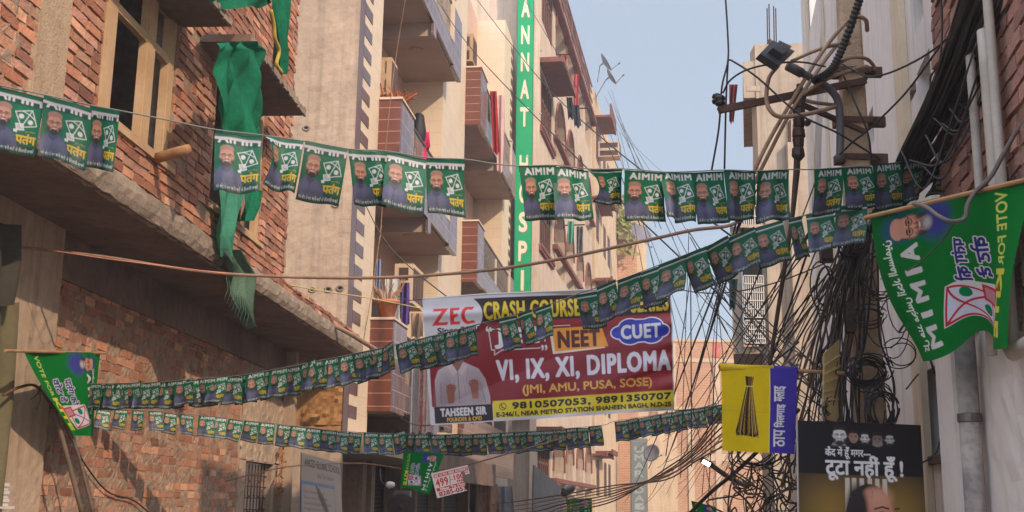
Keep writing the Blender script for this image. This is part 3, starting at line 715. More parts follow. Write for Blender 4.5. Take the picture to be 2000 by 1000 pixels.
# room behind the openings
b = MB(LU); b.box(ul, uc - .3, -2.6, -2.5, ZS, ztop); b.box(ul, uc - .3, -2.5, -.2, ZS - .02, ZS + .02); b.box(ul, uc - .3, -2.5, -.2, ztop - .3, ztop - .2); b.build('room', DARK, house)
def wood_frame(u0, u1, z0, z1, posts, trans, nm):
    f = MB(LU); d0, d1 = -.1, -.035
    for a, c in posts: f.box(a, c, d0, d1, z0, z1); f.box(a + .02, c - .02, d1, d1 + .012, z0 + .01, z1 - .01)
    for z in (z0, trans, z1 - .07):
        if z: f.box(u0, u1, d0 + .01, d1 + .004, z, z + .075)
    f.box(u0 - .02, u1 + .06, d0, .035, z0 - .05, z0 - .001)
    return f.build(nm, WOODPALE, house)
tz = (LU.Z(242, 27) + LU.Z(343, 132)) / 2
wood_frame(A0, A1, Az0, Az1, [(LU.U(207, 120), LU.U(230, 120)), (LU.U(288, 150), LU.U(306, 150)), (LU.U(331, 170), A1)], tz, 'window_frame')
wood_frame(B0, B1, Bz0, Bz1, [(B0 + .02, B0 + .12), ((B0 + B1) / 2, (B0 + B1) / 2 + .1), (B1 - .1, B1)], None, 'window_frame')
for (px, py, off, u0, th) in ((450, 52, .46, A0 - .35, .075), (595, 226, .5, B0 - .55, .075)):
    u1, z = LU.hit(px, py, off); c = MB(LU); c.box(u0, u1, -.05, off, z, z + th)
    rnd = random.Random(int(px))
    for i in range(30): a = u0 + (u1 - u0) * i / 30; c.box(a, a + (u1 - u0) / 28, off - .02, off + rnd.uniform(.002, .015), z + rnd.uniform(-.012, .008), z + th + rnd.uniform(-.01, .012), 1, None, .006)
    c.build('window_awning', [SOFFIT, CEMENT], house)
CH2 = LU.hit(595, 226, .5)
# loose things at the brick house
b = MB(); p0, p1 = P(306, 309, LU.w(LU.U(306, 309), 0, 0).y - .1), P(368, 291, LU.w(LU.U(345, 297), 0, 0).y - .75)
b.tube([p0.lerp(p1, t) for t in (0, .3, .6, 1)], [.05, .048, .05, .045], 8)
tag(b.build('wooden_pole', BAMBOO, smooth=True), 'short round wooden pole poking out of the brick house window', 'pole')

# ------------------------------------------------------------------ middle: tiled apartment house with balconies
MX = .1256
MDX = P(692, 300, 19.3).x
MD = left_frame(MDX, 19.3, MX)
kM = math.sqrt(1 + MX * MX)
apt = thing('apartment_building', 'cream apartment block with zigzag tiled pilaster and stacked tiled balconies', 'building', MD.w(6, -3, 0))
HM = 18.5
b = MB(WORLD); b.box(-8, MDX, 19.3, 19.6, .0, HM)
b.box(-8, MDX, 19.28, 19.301, ZS - .0, HM)
RF_ = front_frame(19.28)
rs = MB(RF_); rough_sheet(rs, -5.2, MDX - .02, ZS - .1, HM - 4, .012, .006, .1, 0, 9)
hol = MB(RF_)
for px, py in ((610, 566), (641, 565), (664, 563), (598, 250), (655, 400)):
    u, z = RF_.hit(px, py, .02); hol.tube([(u + .055 * math.cos(t), .02, z + .04 * math.sin(t)) for t in np.linspace(0, 6.3, 12)], .018, 5); hol.box(u - .04, u + .04, .0, .021, z - .03, z + .03, 1)  # dark plates inside the rims stand for the shade in the holes
hol.build('putlog_holes', [CEMENT, DARK], apt)
b.build('side_wall', PLASTER, apt); rs.build('side_wall_plaster', PLASTER, apt)
# rough yellow patch of the same wall under the neighbour's slab
b = MB(RF_); z1_ = RF_.Z(620, 830); rough_sheet(b, RF_.U(592, 800), RF_.U(668, 800), z1_, zc + .1, .03, .03, .06, 0, 10); b.box(-5.0, MDX - .02, -.02, .004, z1_ - .12, zc)
b.build('rough_wall_patch', mat('rough_ochre_plaster', C(178, 132, 82), var=.3, scale=3, bump=1, bscale=10, col2=C(142, 98, 60)), apt)
def um(Y): return (Y - 19.3) * kM
P1e, B1e, P2e, B2e, Eend = MD.U(741, 220), MD.U(899, 155, .43), MD.U(909, 200), 19.4, 21.9
b = MB(MD)
for a, c in ((0, P1e), (B1e, P2e), (B2e, Eend)): b.box(a, c, -1.0, 0, 2.6, HM)
b.build('pilaster_wall', CREAM, apt, uv=True)
b = MB(MD); b.box(P1e, B1e, -1.1, -1.0, 0, HM); b.box(B1e, P2e, -1.12, -1.0, 0, HM); b.box(P2e, B2e, -1.1, -1.0, 0, HM); b.box(0, Eend, -6, -1.12, HM - .3, HM - .1); b.box(Eend - .2, Eend, -6, -.01, 0, HM); b.build('recessed_wall', PINKP, apt)
b = MB(MD); z = 3.0; i = 0
b.box(-.012, .32, -.01, .008, 2.6, HM); b.box(-.012, .0, -.35, .007, 2.6, HM) if 0 else None
while z < HM - .3:
    b.prism([(.3, z), (.86, z + .0), (.86, z + .21), (.3, z + .21)], -.01, .012); z += .405
b.build('zigzag_tiles', ZIG, apt); b = MB(MD)
zz = 3.0
while zz < HM - .3:
    b.prism([(Eend - .8, zz), (Eend - .3, zz), (Eend - .3, zz + .21), (Eend - .8, zz + .21)], -.01, .012); zz += .405
b.box(Eend - .3, Eend, -.01, .008, 2.6, HM)
b.build('zigzag_tiles', ZIG, apt)
OUT = .43
def balcony(u0, u1, zb):
    H = 1.66; root = MB(MD)
    root.box(u0 - .02, u1 + .05, OUT - .07, OUT, zb + .06, zb + .62)                       # tiled fascia
    root.box(u0 + .02, u0 + 1.12, OUT - .1, OUT + .004, zb, zb + H)                        # solid near end
    root.box(u1 - 1.0, u1 + .05, OUT - .1, OUT + .004, zb, zb + H - .1)
    um_ = u0 + (u1 - u0) * .46; root.box(um_ - .08, um_ + .22, OUT - .06, OUT + .003, zb - .22, zb + .1)
    bal = root.build('balcony', SHEENT, apt, uv=True)
    s = MB(MD); s.box(u0 - .02, u1 + .03, -1.0, OUT - .075, zb + .09, zb + .34); s.box(um_, um_ + .2, -1.0, OUT - .065, zb - .22, zb + .09); s.box(um_ + .2, u1 + .03, -1.0, OUT - .08, zb + .02, zb + .09); s.box(u0, u0 + .16, -1, OUT - .1, zb + .02, zb + .09)
    s.lathe(MD.w(0, 0, 0) * 0 + Vector((u0 + 1.2, -.25, zb + .07)), [(.16, .02), (.16, 0), (.11, -.012), (.03, -.012)], 16); s.lathe(Vector((um_ + 1.3, -.25, zb + .0)), [(.16, .02), (.16, 0), (.11, -.012), (.03, -.012)], 16)
    s.build('balcony_soffit', CEIL, bal)
    e = MB(MD); e.box(u0 - .06, u0 + .019, -.02, OUT - .0, zb, zb + H); e.build('end_panel', BROWNT, bal, uv=True)
    c = MB(MD); c.box(u0 - .09, u0 + 1.15, OUT - .13, OUT + .03, zb + H, zb + H + .045); c.box(u0 - .09, u0 + .06, -.02, OUT - .13, zb + H, zb + H + .045)
    c.build('parapet_coping', CREAMP, bal); c = MB(MD)
    c.box(u1 - 1.3, u1 - 1.0, OUT - .16, OUT + .01, zb + .6, zb + H + .05); c.box(u1 - 1.34, u1 - .96, OUT - .18, OUT + .03, zb + H + .05, zb + H + .1); c.build('railing_post', CREAMP, bal); c = MB(MD); c.box(um_ - .05, um_ + .1, OUT - .12, OUT, zb + .6, zb + H - .25); c.build('railing_post', CREAMP, bal)
    r = MB(MD); a, d = u0 + 1.12, u1 - 1.3
    r.tube([(a, OUT - .04, zb + H - .14), (d, OUT - .04, zb + H - .14)], .035, 8); r.tube([(a, OUT - .04, zb + .95), (d, OUT - .04, zb + .95)], .012, 5)
    u = a + .08
    while u < d: r.tube([(u, OUT - .04, zb + .6), (u, OUT - .04, zb + H - .16)], .011, 5); u += .125
    for k in range(int((d - a) / .5)): cu = a + .3 + k * .5; r.tube([(cu + .1 * math.cos(q), OUT - .04, zb + 1.12 + .1 * math.sin(q)) for q in np.linspace(0, 6.28, 11)], .009, 4)
    r.build('railing', STEEL, bal)
    return bal
ZB = [3.2, 7.43, 11.85]
for z in ZB:
    balcony(P1e, B1e, z); balcony(P2e, B2e, z)
    for a, c in ((P1e, B1e), (P2e, B2e)):
        d = MB(MD); 
        for q in (.14, .52): u = a + (c - a) * q; d.box(u, u + 1.15, -1.0, -.95, z + .34, z + 2.6); d.box(u - .08, u + 1.23, -1.0, -.97, z + .34, z + 2.68)
        d.build('balcony_door', DOORB, apt)
# ground floor: canopy slab, columns, shutters
GFZ = RF_.Z(640, 882) - .02
b = MB(MD); b.box(.1, B1e - .3, -1.0, .55, GFZ, GFZ + .34); b.build('ground_floor_canopy', PLASTER, apt)
ct0, ct1 = MD.U(905, 900, .7), MD.U(1003, 900, .7); cz0, cz1 = MD.Z(1003, 937, .7), MD.Z(1003, 880, .7)
b = MB(MD); b.box(ct0, ct1, -1, .62, cz0 + .1, cz0 + .35); b.build('ground_floor_canopy', PLASTER, apt)
b = MB(MD); b.box(ct0, ct1, .621, .7, cz0, cz1 + .25); b.build('canopy_tiles', SHEENT, apt, uv=True)
aw0, aw1 = MD.U(868, 920, 1.0), MD.U(968, 930, 1.0); az0, az1 = MD.Z(966, 950, 1.0), MD.Z(966, 908, 1.0)
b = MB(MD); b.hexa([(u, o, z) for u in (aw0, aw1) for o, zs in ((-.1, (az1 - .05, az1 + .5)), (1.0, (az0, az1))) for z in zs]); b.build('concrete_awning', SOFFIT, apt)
for u in (.05, 2.9, 3.6, 6.2, 7.8, 11.2, 15.5): b = MB(MD); b.box(u, u + .28, -.75, -.35, 0, GFZ); b.build('shop_column', PLASTER, apt)
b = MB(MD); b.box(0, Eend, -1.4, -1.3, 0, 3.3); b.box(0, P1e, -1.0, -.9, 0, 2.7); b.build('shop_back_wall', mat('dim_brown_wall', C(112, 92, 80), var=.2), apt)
for a, c in ((3.95, 6.1), (6.6, 7.7), (8.2, 11.1), (11.8, 15.3)):
    b = MB(MD); z = .1
    while z < GFZ - .1: b.box(a, c, -.72, -.69 + .012 * (int(z * 20) % 2), z, z + .085); z += .09
    b.build('roller_shutter', METALDK, apt)
b = MB(MD); b.box(Eend - 3.2, Eend, -.6, .01, 0, cz0 + .3); b.build('shop_front_wall', CREAMP, apt)

# ------------------------------------------------------------------ hospital
HY = 41.5; HD = left_frame(.8 * HY / 37, HY, .1733); kH = math.sqrt(1 + .1733 ** 2)
def uh(px, py, o=0): return HD.U(px, py, o)
hosp = thing('hospital_building', 'cream hospital block with tall arches, red brown ledges and stained walls', 'building', HD.w(8, -4, 0))
he = (54.8 - 37) * kH * HY / 37; HT = 23.6
Z0 = HD.Z(1060, 140); ST = 4.66
BRB = mat('brown_window_board', C(96, 70, 60), rough=.6, var=.2, scale=2)
WU0, WU1 = uh(1056, 240), uh(1079, 240)
A4 = [(uh(1085, 80), uh(1105, 80)), (uh(1108, 150), uh(1121, 150)), (uh(1127, 220), uh(1139, 220)), (uh(1143, 270), uh(1154, 270))]
AT = HD.Z(1095, 11); E0, E1 = uh(1158, 300), uh(1169, 300)
def panels(b, u0, u1, z0, z1, holes, dep):
    """one storey of wall: every opening gets a panel of its own"""
    hs = sorted(holes, key=lambda h: h[0][0]); cut = [u0] + [(max(p[0] for p in hs[i]) + min(p[0] for p in hs[i + 1])) / 2 for i in range(len(hs) - 1)] + [u1]
    for i, h in enumerate(hs):
        h = [(u, min(max(z, z0 + .03), z1 - .03)) for u, z in h]
        b.holed(rect(cut[i], cut[i + 1], z0, z1), [h], 0, dep, 0, 0, 1)
arcs = []; b = MB(HD)
for k in range(-2, 6):
    base = Z0 - k * ST - 2.75; z0, z1 = max(base, 0), min(base + ST, HT)
    if z1 - z0 < .6: continue
    hs = [rect(WU0, WU1, base + .1, base + 2.65), rect(E0, E1, base + .3, base + 2.5)]
    t = AT - (k + 1) * ST
    while t > z1 - .1: t -= ST
    while t < z0 + .6: t += ST
    if t < z1 - .05:
        for a, c in A4: hs.append(arch(a, c, max(t - 2.9, z0 + .1), t)); arcs.append((a, c, t - 2.6, t))
    panels(b, 0, he, z0, z1, [h for h in hs if min(q[1] for q in h) < z1 - .3 and max(q[1] for q in h) > z0 + .3], .45)
b.box(0, .02, -8, -.01, 0, HT); b.box(0, he, -8, -.5, HT - .3, HT - .05); b.box(he - .2, he, -8, -.01, 0, HT)
b.build('front_wall', [HOSPW, BRB], hosp)
b = MB(HD)
for k in range(0, 5):
    zl = Z0 - k * ST
    if zl < .8: continue
    b.box(.1, 4.1, .002, .95, zl, zl + .1); b.box(.06, 4.14, .9, .97, zl - .06, zl + .16); b.box(.06, .12, .0, .9, zl - .05, zl + .15)
    b.box(E0 - .5, E1 + .5, .002, .75, zl, zl + .1); b.box(E0 - .54, E1 + .54, .72, .79, zl - .06, zl + .16)
    b.box(4.3, A4[3][1] + .5, .002, .22, zl - 1.72, zl - 1.55); b.box(WU0 - .2, WU1 + .2, .002, .14, zl - 2.5, zl - 2.36); b.box(WU0 - .2, WU1 + .2, .002, .10, zl - 2.62, zl - 2.5)
b.box(0, he, .002, .3, HT - 1.35, HT - 1.15)
b.build('ledges', REDTRIM, hosp)
for a, c, z0, z1 in arcs:
    b = MB(HD); r = (c - a) / 2 + .05; cc = (a + c) / 2
    b.tube([(cc + r * math.cos(t), .02, z1 - r + .05 + r * math.sin(t)) for t in np.linspace(0, math.pi, 11)], .06, 5)
    b.build('arch_moulding', REDTRIM, hosp)
for k in range(-1, 5):
    zl = Z0 - k * ST
    if zl < 2.6: continue
    b = MB(HD)
    for i in range(7): u = WU0 + (WU1 - WU0 - .09) * i / 6; b.box(u, u + .09, -.3, -.05, zl - 2.5, zl - .1)
    b.box(WU0, WU1, -.3, -.06, zl - 1.1, zl - 1.0)
    b.build('window_frames', mat('brown_window_frame', C(112, 76, 64), rough=.6, var=.15), hosp); b = MB(HD)
    for i in range(4): u = E0 + (E1 - E0 - .06) * i / 3; b.box(u, u + .06, -.3, -.06, zl - 2.45, zl - .25)
    b.build('window_frames', mat('brown_window_frame', C(112, 76, 64), rough=.6, var=.15), hosp)
b = MB(HD); u = 0
b.box(0, he, -.12, .04, HT, HT + .12)
while u < he: b.box(u, u + .18, -.1, .03, HT + .12, HT + 1.0); u += 2.1
b.tube([(0, 0, HT + 1.0), (he, 0, HT + 1.0)], .04, 6); b.tube([(0, 0, HT + .6), (he, 0, HT + .6)], .03, 6)
b.build('roof_railing', REDTRIM, hosp)
b = MB(HD); rnd = random.Random(2); u = .5
while u < he - 1: b.box(u, u + 1.6, -.04, -.01, HT + .15, HT + rnd.uniform(.75, .95)); u += 2.1
b.build('railing_cloth', mat('faded_tarpaulin', C(96, 80, 76), var=.2), hosp)

# ------------------------------------------------------------------ right side of the lane
RD = right_frame(2.9, 8, .1733)
def ur(px, py, o=0): return RD.U(px, py, o)
white = thing('white_building', 'tall weathered white building with deep slit windows behind the concrete pole', 'building', RD.w(6, -3, 0))
uA = ur(1848, 200); uB = (15.3 - 8) * kH; uC = ur(1566, 60)
H1, H2 = 8.2, 11.3
def hole(x0, x1, y0, y1): xm = (x0 + x1) / 2; return rect(ur(x0, y1), ur(x1, y0), RD.Z(xm, y1), RD.Z(xm, y0))
hl = [hole(1814, 1856, 708, 888), hole(1796, 1816, 112, 240), hole(1786, 1799, -45, 55)]
hl = [[(max(u, uA + .03), z) for u, z in h] for h in hl]
hl += [hole(1774, 1789, 168, 195), hole(1694, 1705, 218, 292), hole(1634, 1646, -40, 26)]
hl2 = [hole(1604, 1612, 22, 56), hole(1588, 1596, 380, 470)]
GLZ = mat('dark_green_window', C(40, 52, 46), rough=.4, var=.3, scale=6, spec=.5)
b = MB(RD); b.holed(rect(uA, uB, 0, H1), hl, 0, .32, 0, 0, 1); b.holed(rect(uB, uC, 0, H2), hl2, 0, .32, 0, 0, 1)
b.box(uA, uB, -6, -.4, H1 - .15, H1); b.box(uB, uC, -6, -.4, H2 - .15, H2); b.box(uB, uB + .02, -6, -.01, H1 - .2, H2); b.box(uC - .02, uC, -6, -.01, 0, H2); b.box(uA, uA + .02, -6, -.01, 0, H1)
b.box(uA, uC, -6.1, -6, 0, H1)
b.build('front_wall', [WHITEW, GLZ], white)
b = MB(RD); x = ur(1785, 300), ur(1768, 300); b.box(min(x), max(x), .002, .05, 0, H1); b.box(ur(1700, 300) + .4, ur(1700, 300) + .5, .002, .03, 0, H1)
for px in (1590, 1622): b.box(ur(px, 300), ur(px, 300) + .12, .002, .03, 0, H2)
b.build('pilaster_strip', mat('cream_pilaster', C(214, 196, 168), var=.1, scale=2, bump=.2, streak=.2), white)
h = hl[0]; u0, u1 = min(p[0] for p in h), max(p[0] for p in h); z0, z1 = min(p[1] for p in h), max(p[1] for p in h)
b = MB(RD)
for i in range(5): u = u0 + (u1 - u0) * (i + .5) / 5; b.box(u - .006, u + .006, -.1, -.088, z0, z1)
for i in range(4): z = z0 + (z1 - z0) * (i + .4) / 4; b.box(u0, u1, -.087, -.075, z - .006, z + .006)
for i in range(3):
    zc_ = z0 + (z1 - z0) * (i + .9) / 4; b.tube([((u0 + u1) / 2 + .12 * math.cos(t) * (1 + .3 * math.sin(3 * t)), -.08, zc_ + .1 * math.sin(t)) for t in np.linspace(0, 6.28, 16)], .007, 4)
b.box(u0 - .04, u1 + .04, .001, .035, z0 - .06, z0 - .002); b.build('window_grille', METALDK, white)

near = thing('brick_annex', 'rough red brick and plaster wall with white drain pipes on the near right', 'building', RD.w(-2, -2, 0))
ON = .05; uN = uA - .004; uS = -3.6; zb = RD.Z(1985, 560, ON); HN = 6.0
b = MB(RD); b.box(uS, uN, -.4, ON - .006, 0, HN)
bricks(b, uS, uN + .03, zb, HN, [], ON - .004, 1, dep=.014, jit=.008, gap=.018, odd=.08, rag=.05, pal=[(164, 118, 98), (152, 108, 92), (170, 126, 108), (144, 102, 90), (160, 120, 106)], rnd=random.Random(31))
for i in range(60): z = zb + random.uniform(-.25, .1); u = uS + (uN - uS) * i / 60; b.box(u, u + .1, ON - .03, ON + random.uniform(.002, .02), z, z + .2, 0, None, .015)
b.build('brick_wall', [MORTAR, BRICK], near)
b = MB(RD); rough_sheet(b, uS, uN, 0, zb + .02, ON, .006, .1, 0, 12); b.box(ur(1915, 900, ON), ur(1880, 900, ON) + .0, ON - .02, ON + .12, 0, zb + .5); b.build('plaster_base', WHITEW, near)
b = MB(RD)
for px, py, r in ((1900, 180, .024), (1943, 180, .024)):
    u = ur(px, py, ON + .07); b.tube([(u, ON + .07, z) for z in (HN + .2, 4.5, 3.0, 2.35)], r, 10)
u = ur(1966, 600, ON + .07); z = RD.Z(1975, 690, ON + .07); b.tube(smooth_path([(u, ON + .07, z + 1.6), (u, ON + .07, z + .5), (u, ON + .07, z + .1), (u - .05, ON + .07, z + .01), (u - .15, ON + .07, z), (u - .9, ON + .07, z)]), .04, 10)
dp = b.build('drain_pipe', PVC, near, smooth=True)
b = MB(RD); u = ur(1896, 850, ON + .08); b.tube([(u, ON + .08, 0), (u, ON + .08, RD.Z(1890, 640, ON + .08))], .055, 14)
gp = b.build('large_soil_pipe', GREYPIPE, near, smooth=True)
b = MB(RD); z = RD.Z(1897, 815, ON + .08); b.lathe((u, ON + .08, z), [(.056, -.025), (.064, -.02), (.064, .02), (.056, .025)], 14); b.box(u + .05, u + .1, ON, ON + .06, z - .015, z + .015); b.build('pipe_clamp', STEEL, gp)

# far right: concrete building with street balconies
RFY = 24.0
FF = front_frame(RFY); x0, x1 = FF.U(1479, 200), FF.U(1590, 200)
rf = thing('concrete_building', 'stained concrete building with jutting balconies and barred windows beyond the pole', 'building', Vector((x0 + 3, RFY + 3, 0)))
zt = FF.Z(1520, 90); zt2 = FF.Z(1520, 440)
RB_ = right_frame(x0, RFY, .2)
b = MB(RB_); b.box(0, 9, -7, 0, 0, zt); b.build('side_wall', RFW, rf)
b = MB(FF); b.box(x0, x1 + 3, -.4, 0, 0, zt); b.box(x0 - .02, x0 + .28, -.5, .02, 0, zt + .03); b.box(FF.U(1494, 500), FF.U(1519, 500), 0, .16, 0, FF.Z(1500, 400)); b.box(FF.U(1532, 300), FF.U(1548, 300), .002, .3, 0, FF.Z(1540, 286))
b.build('concrete_wall', RFW, rf)
for px, py, L in ((1499, 90, .9), (1503, 90, 1.0), (1512, 90, .95), (1516, 90, .9), (1534, 288, .5), (1538, 288, .55), (1544, 288, .45)): u, z = FF.hit(px, py, -.1); b = MB(FF); b.tube([(u, -.1 if py < 200 else .15, z - .2), (u + .02, -.1 if py < 200 else .15, z + L)], .014, 4); b.build('rebar', RUST, rf)
def rfb(zb, zh, ox, Y1):
    b = MB(RB_); b.box(0, Y1, .002, ox, zb, zb + .16); b.box(0, Y1, ox - .1, ox, zb + .16, zb + zh); b.box(0, .1, 0, ox - .1, zb + .16, zb + zh); return b.build('balcony', RFW, rf)
ox = x0 - FF.U(1452, 150); zA = FF.Z(1460, 190)
rfb(zA, .85, ox, 3.6)
zB_ = FF.Z(1460, 690); b = MB(RB_); ox2 = x0 - FF.U(1431, 600)
b.box(0, 3, ox2 - .22, ox2, zB_, FF.Z(1440, 440)); b.box(0, 3, .0, ox2 - .22, zB_, zB_ + .15); b.box(0, 3, .0, ox2, FF.Z(1440, 450), FF.Z(1440, 440)); b.build('balcony', RFW, rf)
ux0, ux1 = FF.U(1451, 580), FF.U(1489, 580)
for (ya, yb) in ((541, 622), (345, 446), (628, 672)):
    b = MB(FF); za, zb2 = FF.Z(1470, ya), FF.Z(1470, yb)
    for i in range(10): u = ux0 + (ux1 - ux0) * i / 9; b.box(u - .01, u + .01, .12, .14, zb2, za)
    for i in range(6): z = zb2 + (za - zb2) * i / 5; b.box(ux0, ux1, .141, .155, z - .01, z + .01)
    b.build('barred_window', WHITEP, rf)
b = MB(FF); b.box(ux0, ux1, .02, .06, FF.Z(1470, 674), FF.Z(1470, 340)); b.build('dark_window', DARK, rf)
b = MB(FF); b.box(ux0 - .1, ux1 + .1, .0, .35, FF.Z(1470, 452), FF.Z(1470, 446)); b.build('window_ledge', RFW, rf); b = MB(FF); b.box(FF.U(1475, 200) - .25, x0, .3, .34, FF.Z(1465, 188), FF.Z(1465, 178)); b.build('window_ledge', RFW, rf)

# ------------------------------------------------------------------ far end of the lane
FB = front_frame(78); far = thing('far_brick_building', 'bare brick building with cream concrete bands closing the end of the lane', 'building', FB.w(FB.U(1360, 700), -2, 0))
BRFAR = mat('far_brick', C(188, 140, 112), col2=C(172, 120, 92), rough=.9, var=.14, scale=.8, bump=.3, uvtile=(.3, .11, .019, C(196, 164, 134), .5))
xa, xb = FB.U(1215, 700), FB.U(1560, 700); zt = FB.Z(1370, 666)
b = MB(FB); b.box(xa, xb, -6, 0, 0, zt); b.build('brick_wall', BRFAR, far, uv=True)
b = MB(FB)
for ya, yb in ((663, 668), (700, 708), (795, 806), (886, 900)): b.box(xa, xb, .003, .05, FB.Z(1370, yb), FB.Z(1370, ya))
for px, ya, yb in ((1315, 670, 1000), (1348, 808, 1000), (1401, 700, 1000), (1290, 700, 1000)): b.box(FB.U(px - 6, 800), FB.U(px + 6, 800), .051, .09, FB.Z(px, yb), FB.Z(px, ya))
b.build('concrete_frame', mat('far_cream_concrete', C(208, 182, 152), var=.1, scale=1, bump=.2), far)
b = MB(FB); b.box(FB.U(1393, 680), FB.U(1407, 680), .052, .056, FB.Z(1400, 698), FB.Z(1400, 668)); b.build('pink_paint_patch', mat('pink_wash', C(206, 120, 104), var=.15), far)
# cream block next to the hospital
NB = thing('cream_building', 'cream house beyond the hospital with awning and window air conditioner', 'building', HD.w(25, -3, 0))
n0, n1 = he + .25, uh(1206, 400); nz = HD.Z(1168, 212)
HC = mat('far_cream_wall', C(212, 186, 154), var=.12, scale=.7, bump=.2, streak=.35, col2=C(190, 162, 132))
b = MB(HD); b.box(n0, n1, -7, .12, 0, nz); b.build('front_wall', HC, NB)
for k in range(5):
    b = MB(HD); z = HD.Z(1168, 262) - k * 4.66
    if z > 1.5: b.box(n0 + .2, n0 + 3.4, .121, 1.0, z, z + .12); b.box(n0 + .15, n0 + 3.45, .96, 1.06, z - .05, z + .55 * (k == 0) + .2); b.build('awning', REDTRIM, NB)
for k in range(5):
    z = HD.Z(1168, 262) - k * 4.66
    for u in (n0 + .8, n0 + 5.2, n0 + 8): 
        if z > 2.6: b = MB(HD); b.box(u, u + 1.5, .122, .135, z - 2.2, z - .3); b.build('window', BRB, NB)
# ragged brick tower with creepers
F3 = front_frame(77); tw = thing('brick_tower', 'ragged narrow brick stair tower with green creeper beyond the cream house', 'building', F3.w(F3.U(1230, 600), -1, 0))
b = MB(F3); b.box(F3.U(1206, 500), F3.U(1244, 500), -6, 0, 0, F3.Z(1230, 425)); b.build('brick_wall', BRFAR, tw, uv=True)
b = MB(F3); b.box(F3.U(1244, 500), F3.U(1263, 500), -6, -.2, 0, F3.Z(1250, 402)); b.box(F3.U(1206, 500), F3.U(1240, 500), .01, .6, F3.Z(1225, 470), F3.Z(1225, 395)); b.box(F3.U(1244, 600), F3.U(1310, 600), -6, -.3, 0, F3.Z(1280, 850)); b.build('plaster_wall', HC, tw)
b = MB(F3); rnd = random.Random(14)
for i in range(110):
    px, py = rnd.gauss(1222, 11), rnd.uniform(385, 500); u, z = F3.hit(px, py); s_ = rnd.uniform(.12, .3); o = rnd.uniform(.62, 1.0); a = rnd.uniform(0, 3)
    b.add([(u, o, z), (u + s_ * math.cos(a), o + .1, z + s_ * math.sin(a)), (u + s_ * 1.2, o - .05, z + s_ * .2 - .2), (u + .05, o + .12, z - s_)], [(0, 1, 2, 3)])
tag(b.build('creeper', mat('creeper_leaves', C(112, 124, 66), var=.35, scale=3, bump=0, col2=C(150, 140, 70))), 'sparse green creeper hanging on the brick stair tower', 'plant')
DS = front_frame(74); b = MB(DS)
dsign = thing('vertical_shop_sign', 'tall grey vertical dairy sign with pale stacked letters at the lane end', 'sign', DS.w(DS.U(1248, 950), 0, 3))
u0, u1 = DS.U(1232, 930), DS.U(1265, 930); zt_, zb_ = DS.Z(1248, 856), DS.Z(1248, 1038)
b.box(u0, u1, -.3, 0, zb_, zt_); b.build('sign_box', STEEL, dsign)
print_mesh('sign_face', dairy_print(2), lambda u, v: DS.w(u0 + (u1 - u0) * u, .012, zt_ + (zb_ - zt_) * v), FLEX, dsign)

# ------------------------------------------------------------------ hospital sign board
SGY = 40.85; FS = front_frame(SGY); su0, su1 = FS.U(1008, 280), FS.U(1039, 280)
usc = (FS.Z(1024, 272) - FS.Z(1024, 328)) / 13.6
zTop = FS.Z(1024, 234) + 76.2 * usc; zBot = zTop - 208 * usc
sg = thing('hospital_sign', 'tall green vertical hospital sign with stacked cream letters', 'sign', FS.w(su0, 0, zBot))
b = MB(FS); b.box(su0 - .02, su1 + .02, -.16, -.004, zBot - .02, zTop + .02); b.build('sign_box', mat('sign_green_edge', C(0, 120, 80), rough=.5, var=.1), sg)
print_mesh('sign_face', hospital_print(4), lambda u, v: FS.w(su0 + (su1 - su0) * u, 0, zTop + (zBot - zTop) * v), FLEX, sg)
b = MB(FS); b.box(su1 + .03, FS.U(1053, 280), -.5, -.1, 0, HT); b.build('corner_fin', HOSPW, hosp)
b = MB(FS)
for z in np.arange(zBot + 1, zTop, 2.5): b.bar((su1 + .0, -.12, z), (su1 + .35, -.2, z), .05, .05)
b.build('sign_bracket', STEEL, sg)

# ------------------------------------------------------------------ concrete pole with lamp and cross arm
PY = 7.6
pp = P(1676, 400, PY); px_, py_ = pp.x, pp.y
pole = thing('utility_pole', 'tall concrete utility pole wrapped in loops of black cable', 'pole', (px_, py_, 0))
b = MB(); hh = P(1660, -60, PY).z
def wd(z): return .245 - (z / hh) * .105
ring = []
for i in range(15):
    z = hh * i / 14; a = wd(z) / 2; d_ = a * .8; c_ = a * .25
    ring.append([(px_ + x, py_ + y, z) for x, y in ((-a + c_, -d_), (a - c_, -d_), (a, -d_ + c_), (a, d_ - c_), (a - c_, d_), (-a + c_, d_), (-a, d_ - c_), (-a, -d_ + c_))])
b.add([q for r in ring for q in r], [(i * 8 + k, i * 8 + (k + 1) % 8, (i + 1) * 8 + (k + 1) % 8, (i + 1) * 8 + k) for i in range(14) for k in range(8)] + [tuple(range(112, 120))])
b.build('shaft', CONC, pole)
def clamp(y, tilt=0):
    z = P(1680, y, PY).z; a = wd(z) / 2 + .006; m = MB()
    m.box(px_ - a - .03, px_ + a + .05, py_ - a * .8 - .012, py_ - a * .8 - .002, z - .02, z + .02); m.box(px_ - a - .03, px_ + a + .05, py_ + a * .8 + .002, py_ + a * .8 + .012, z - .02, z + .02)
    m.box(px_ + a, px_ + a + .12, py_ - .04, py_ - .0, z - .035, z + .035); m.tube([(px_ + a + .03, py_ - .12, z), (px_ + a + .03, py_ + .1, z)], .01, 6); m.box(px_ - a - .05, px_ - a, py_ - .05, py_ + .05, z - .03, z + .03)
    m.build('clamp', RUST, pole)
for y in (143, 240, 312): clamp(y)
arm = MB(); a0, a1 = P(1404, 215, 7.35), P(1690, 158, 7.5)
arm.bar(a0, a1, .04, .045); arm.bar(a0 + Vector((0, .03, .02)), a1 + Vector((0, .03, .02)), .045, .008); arm.build('cross_arm', RUST, pole)
arm = MB(); arm.bar(P(1545, 195, 7.35), P(1690, 258, 7.5), .03, .03); arm.build('arm_brace', RUST, pole)
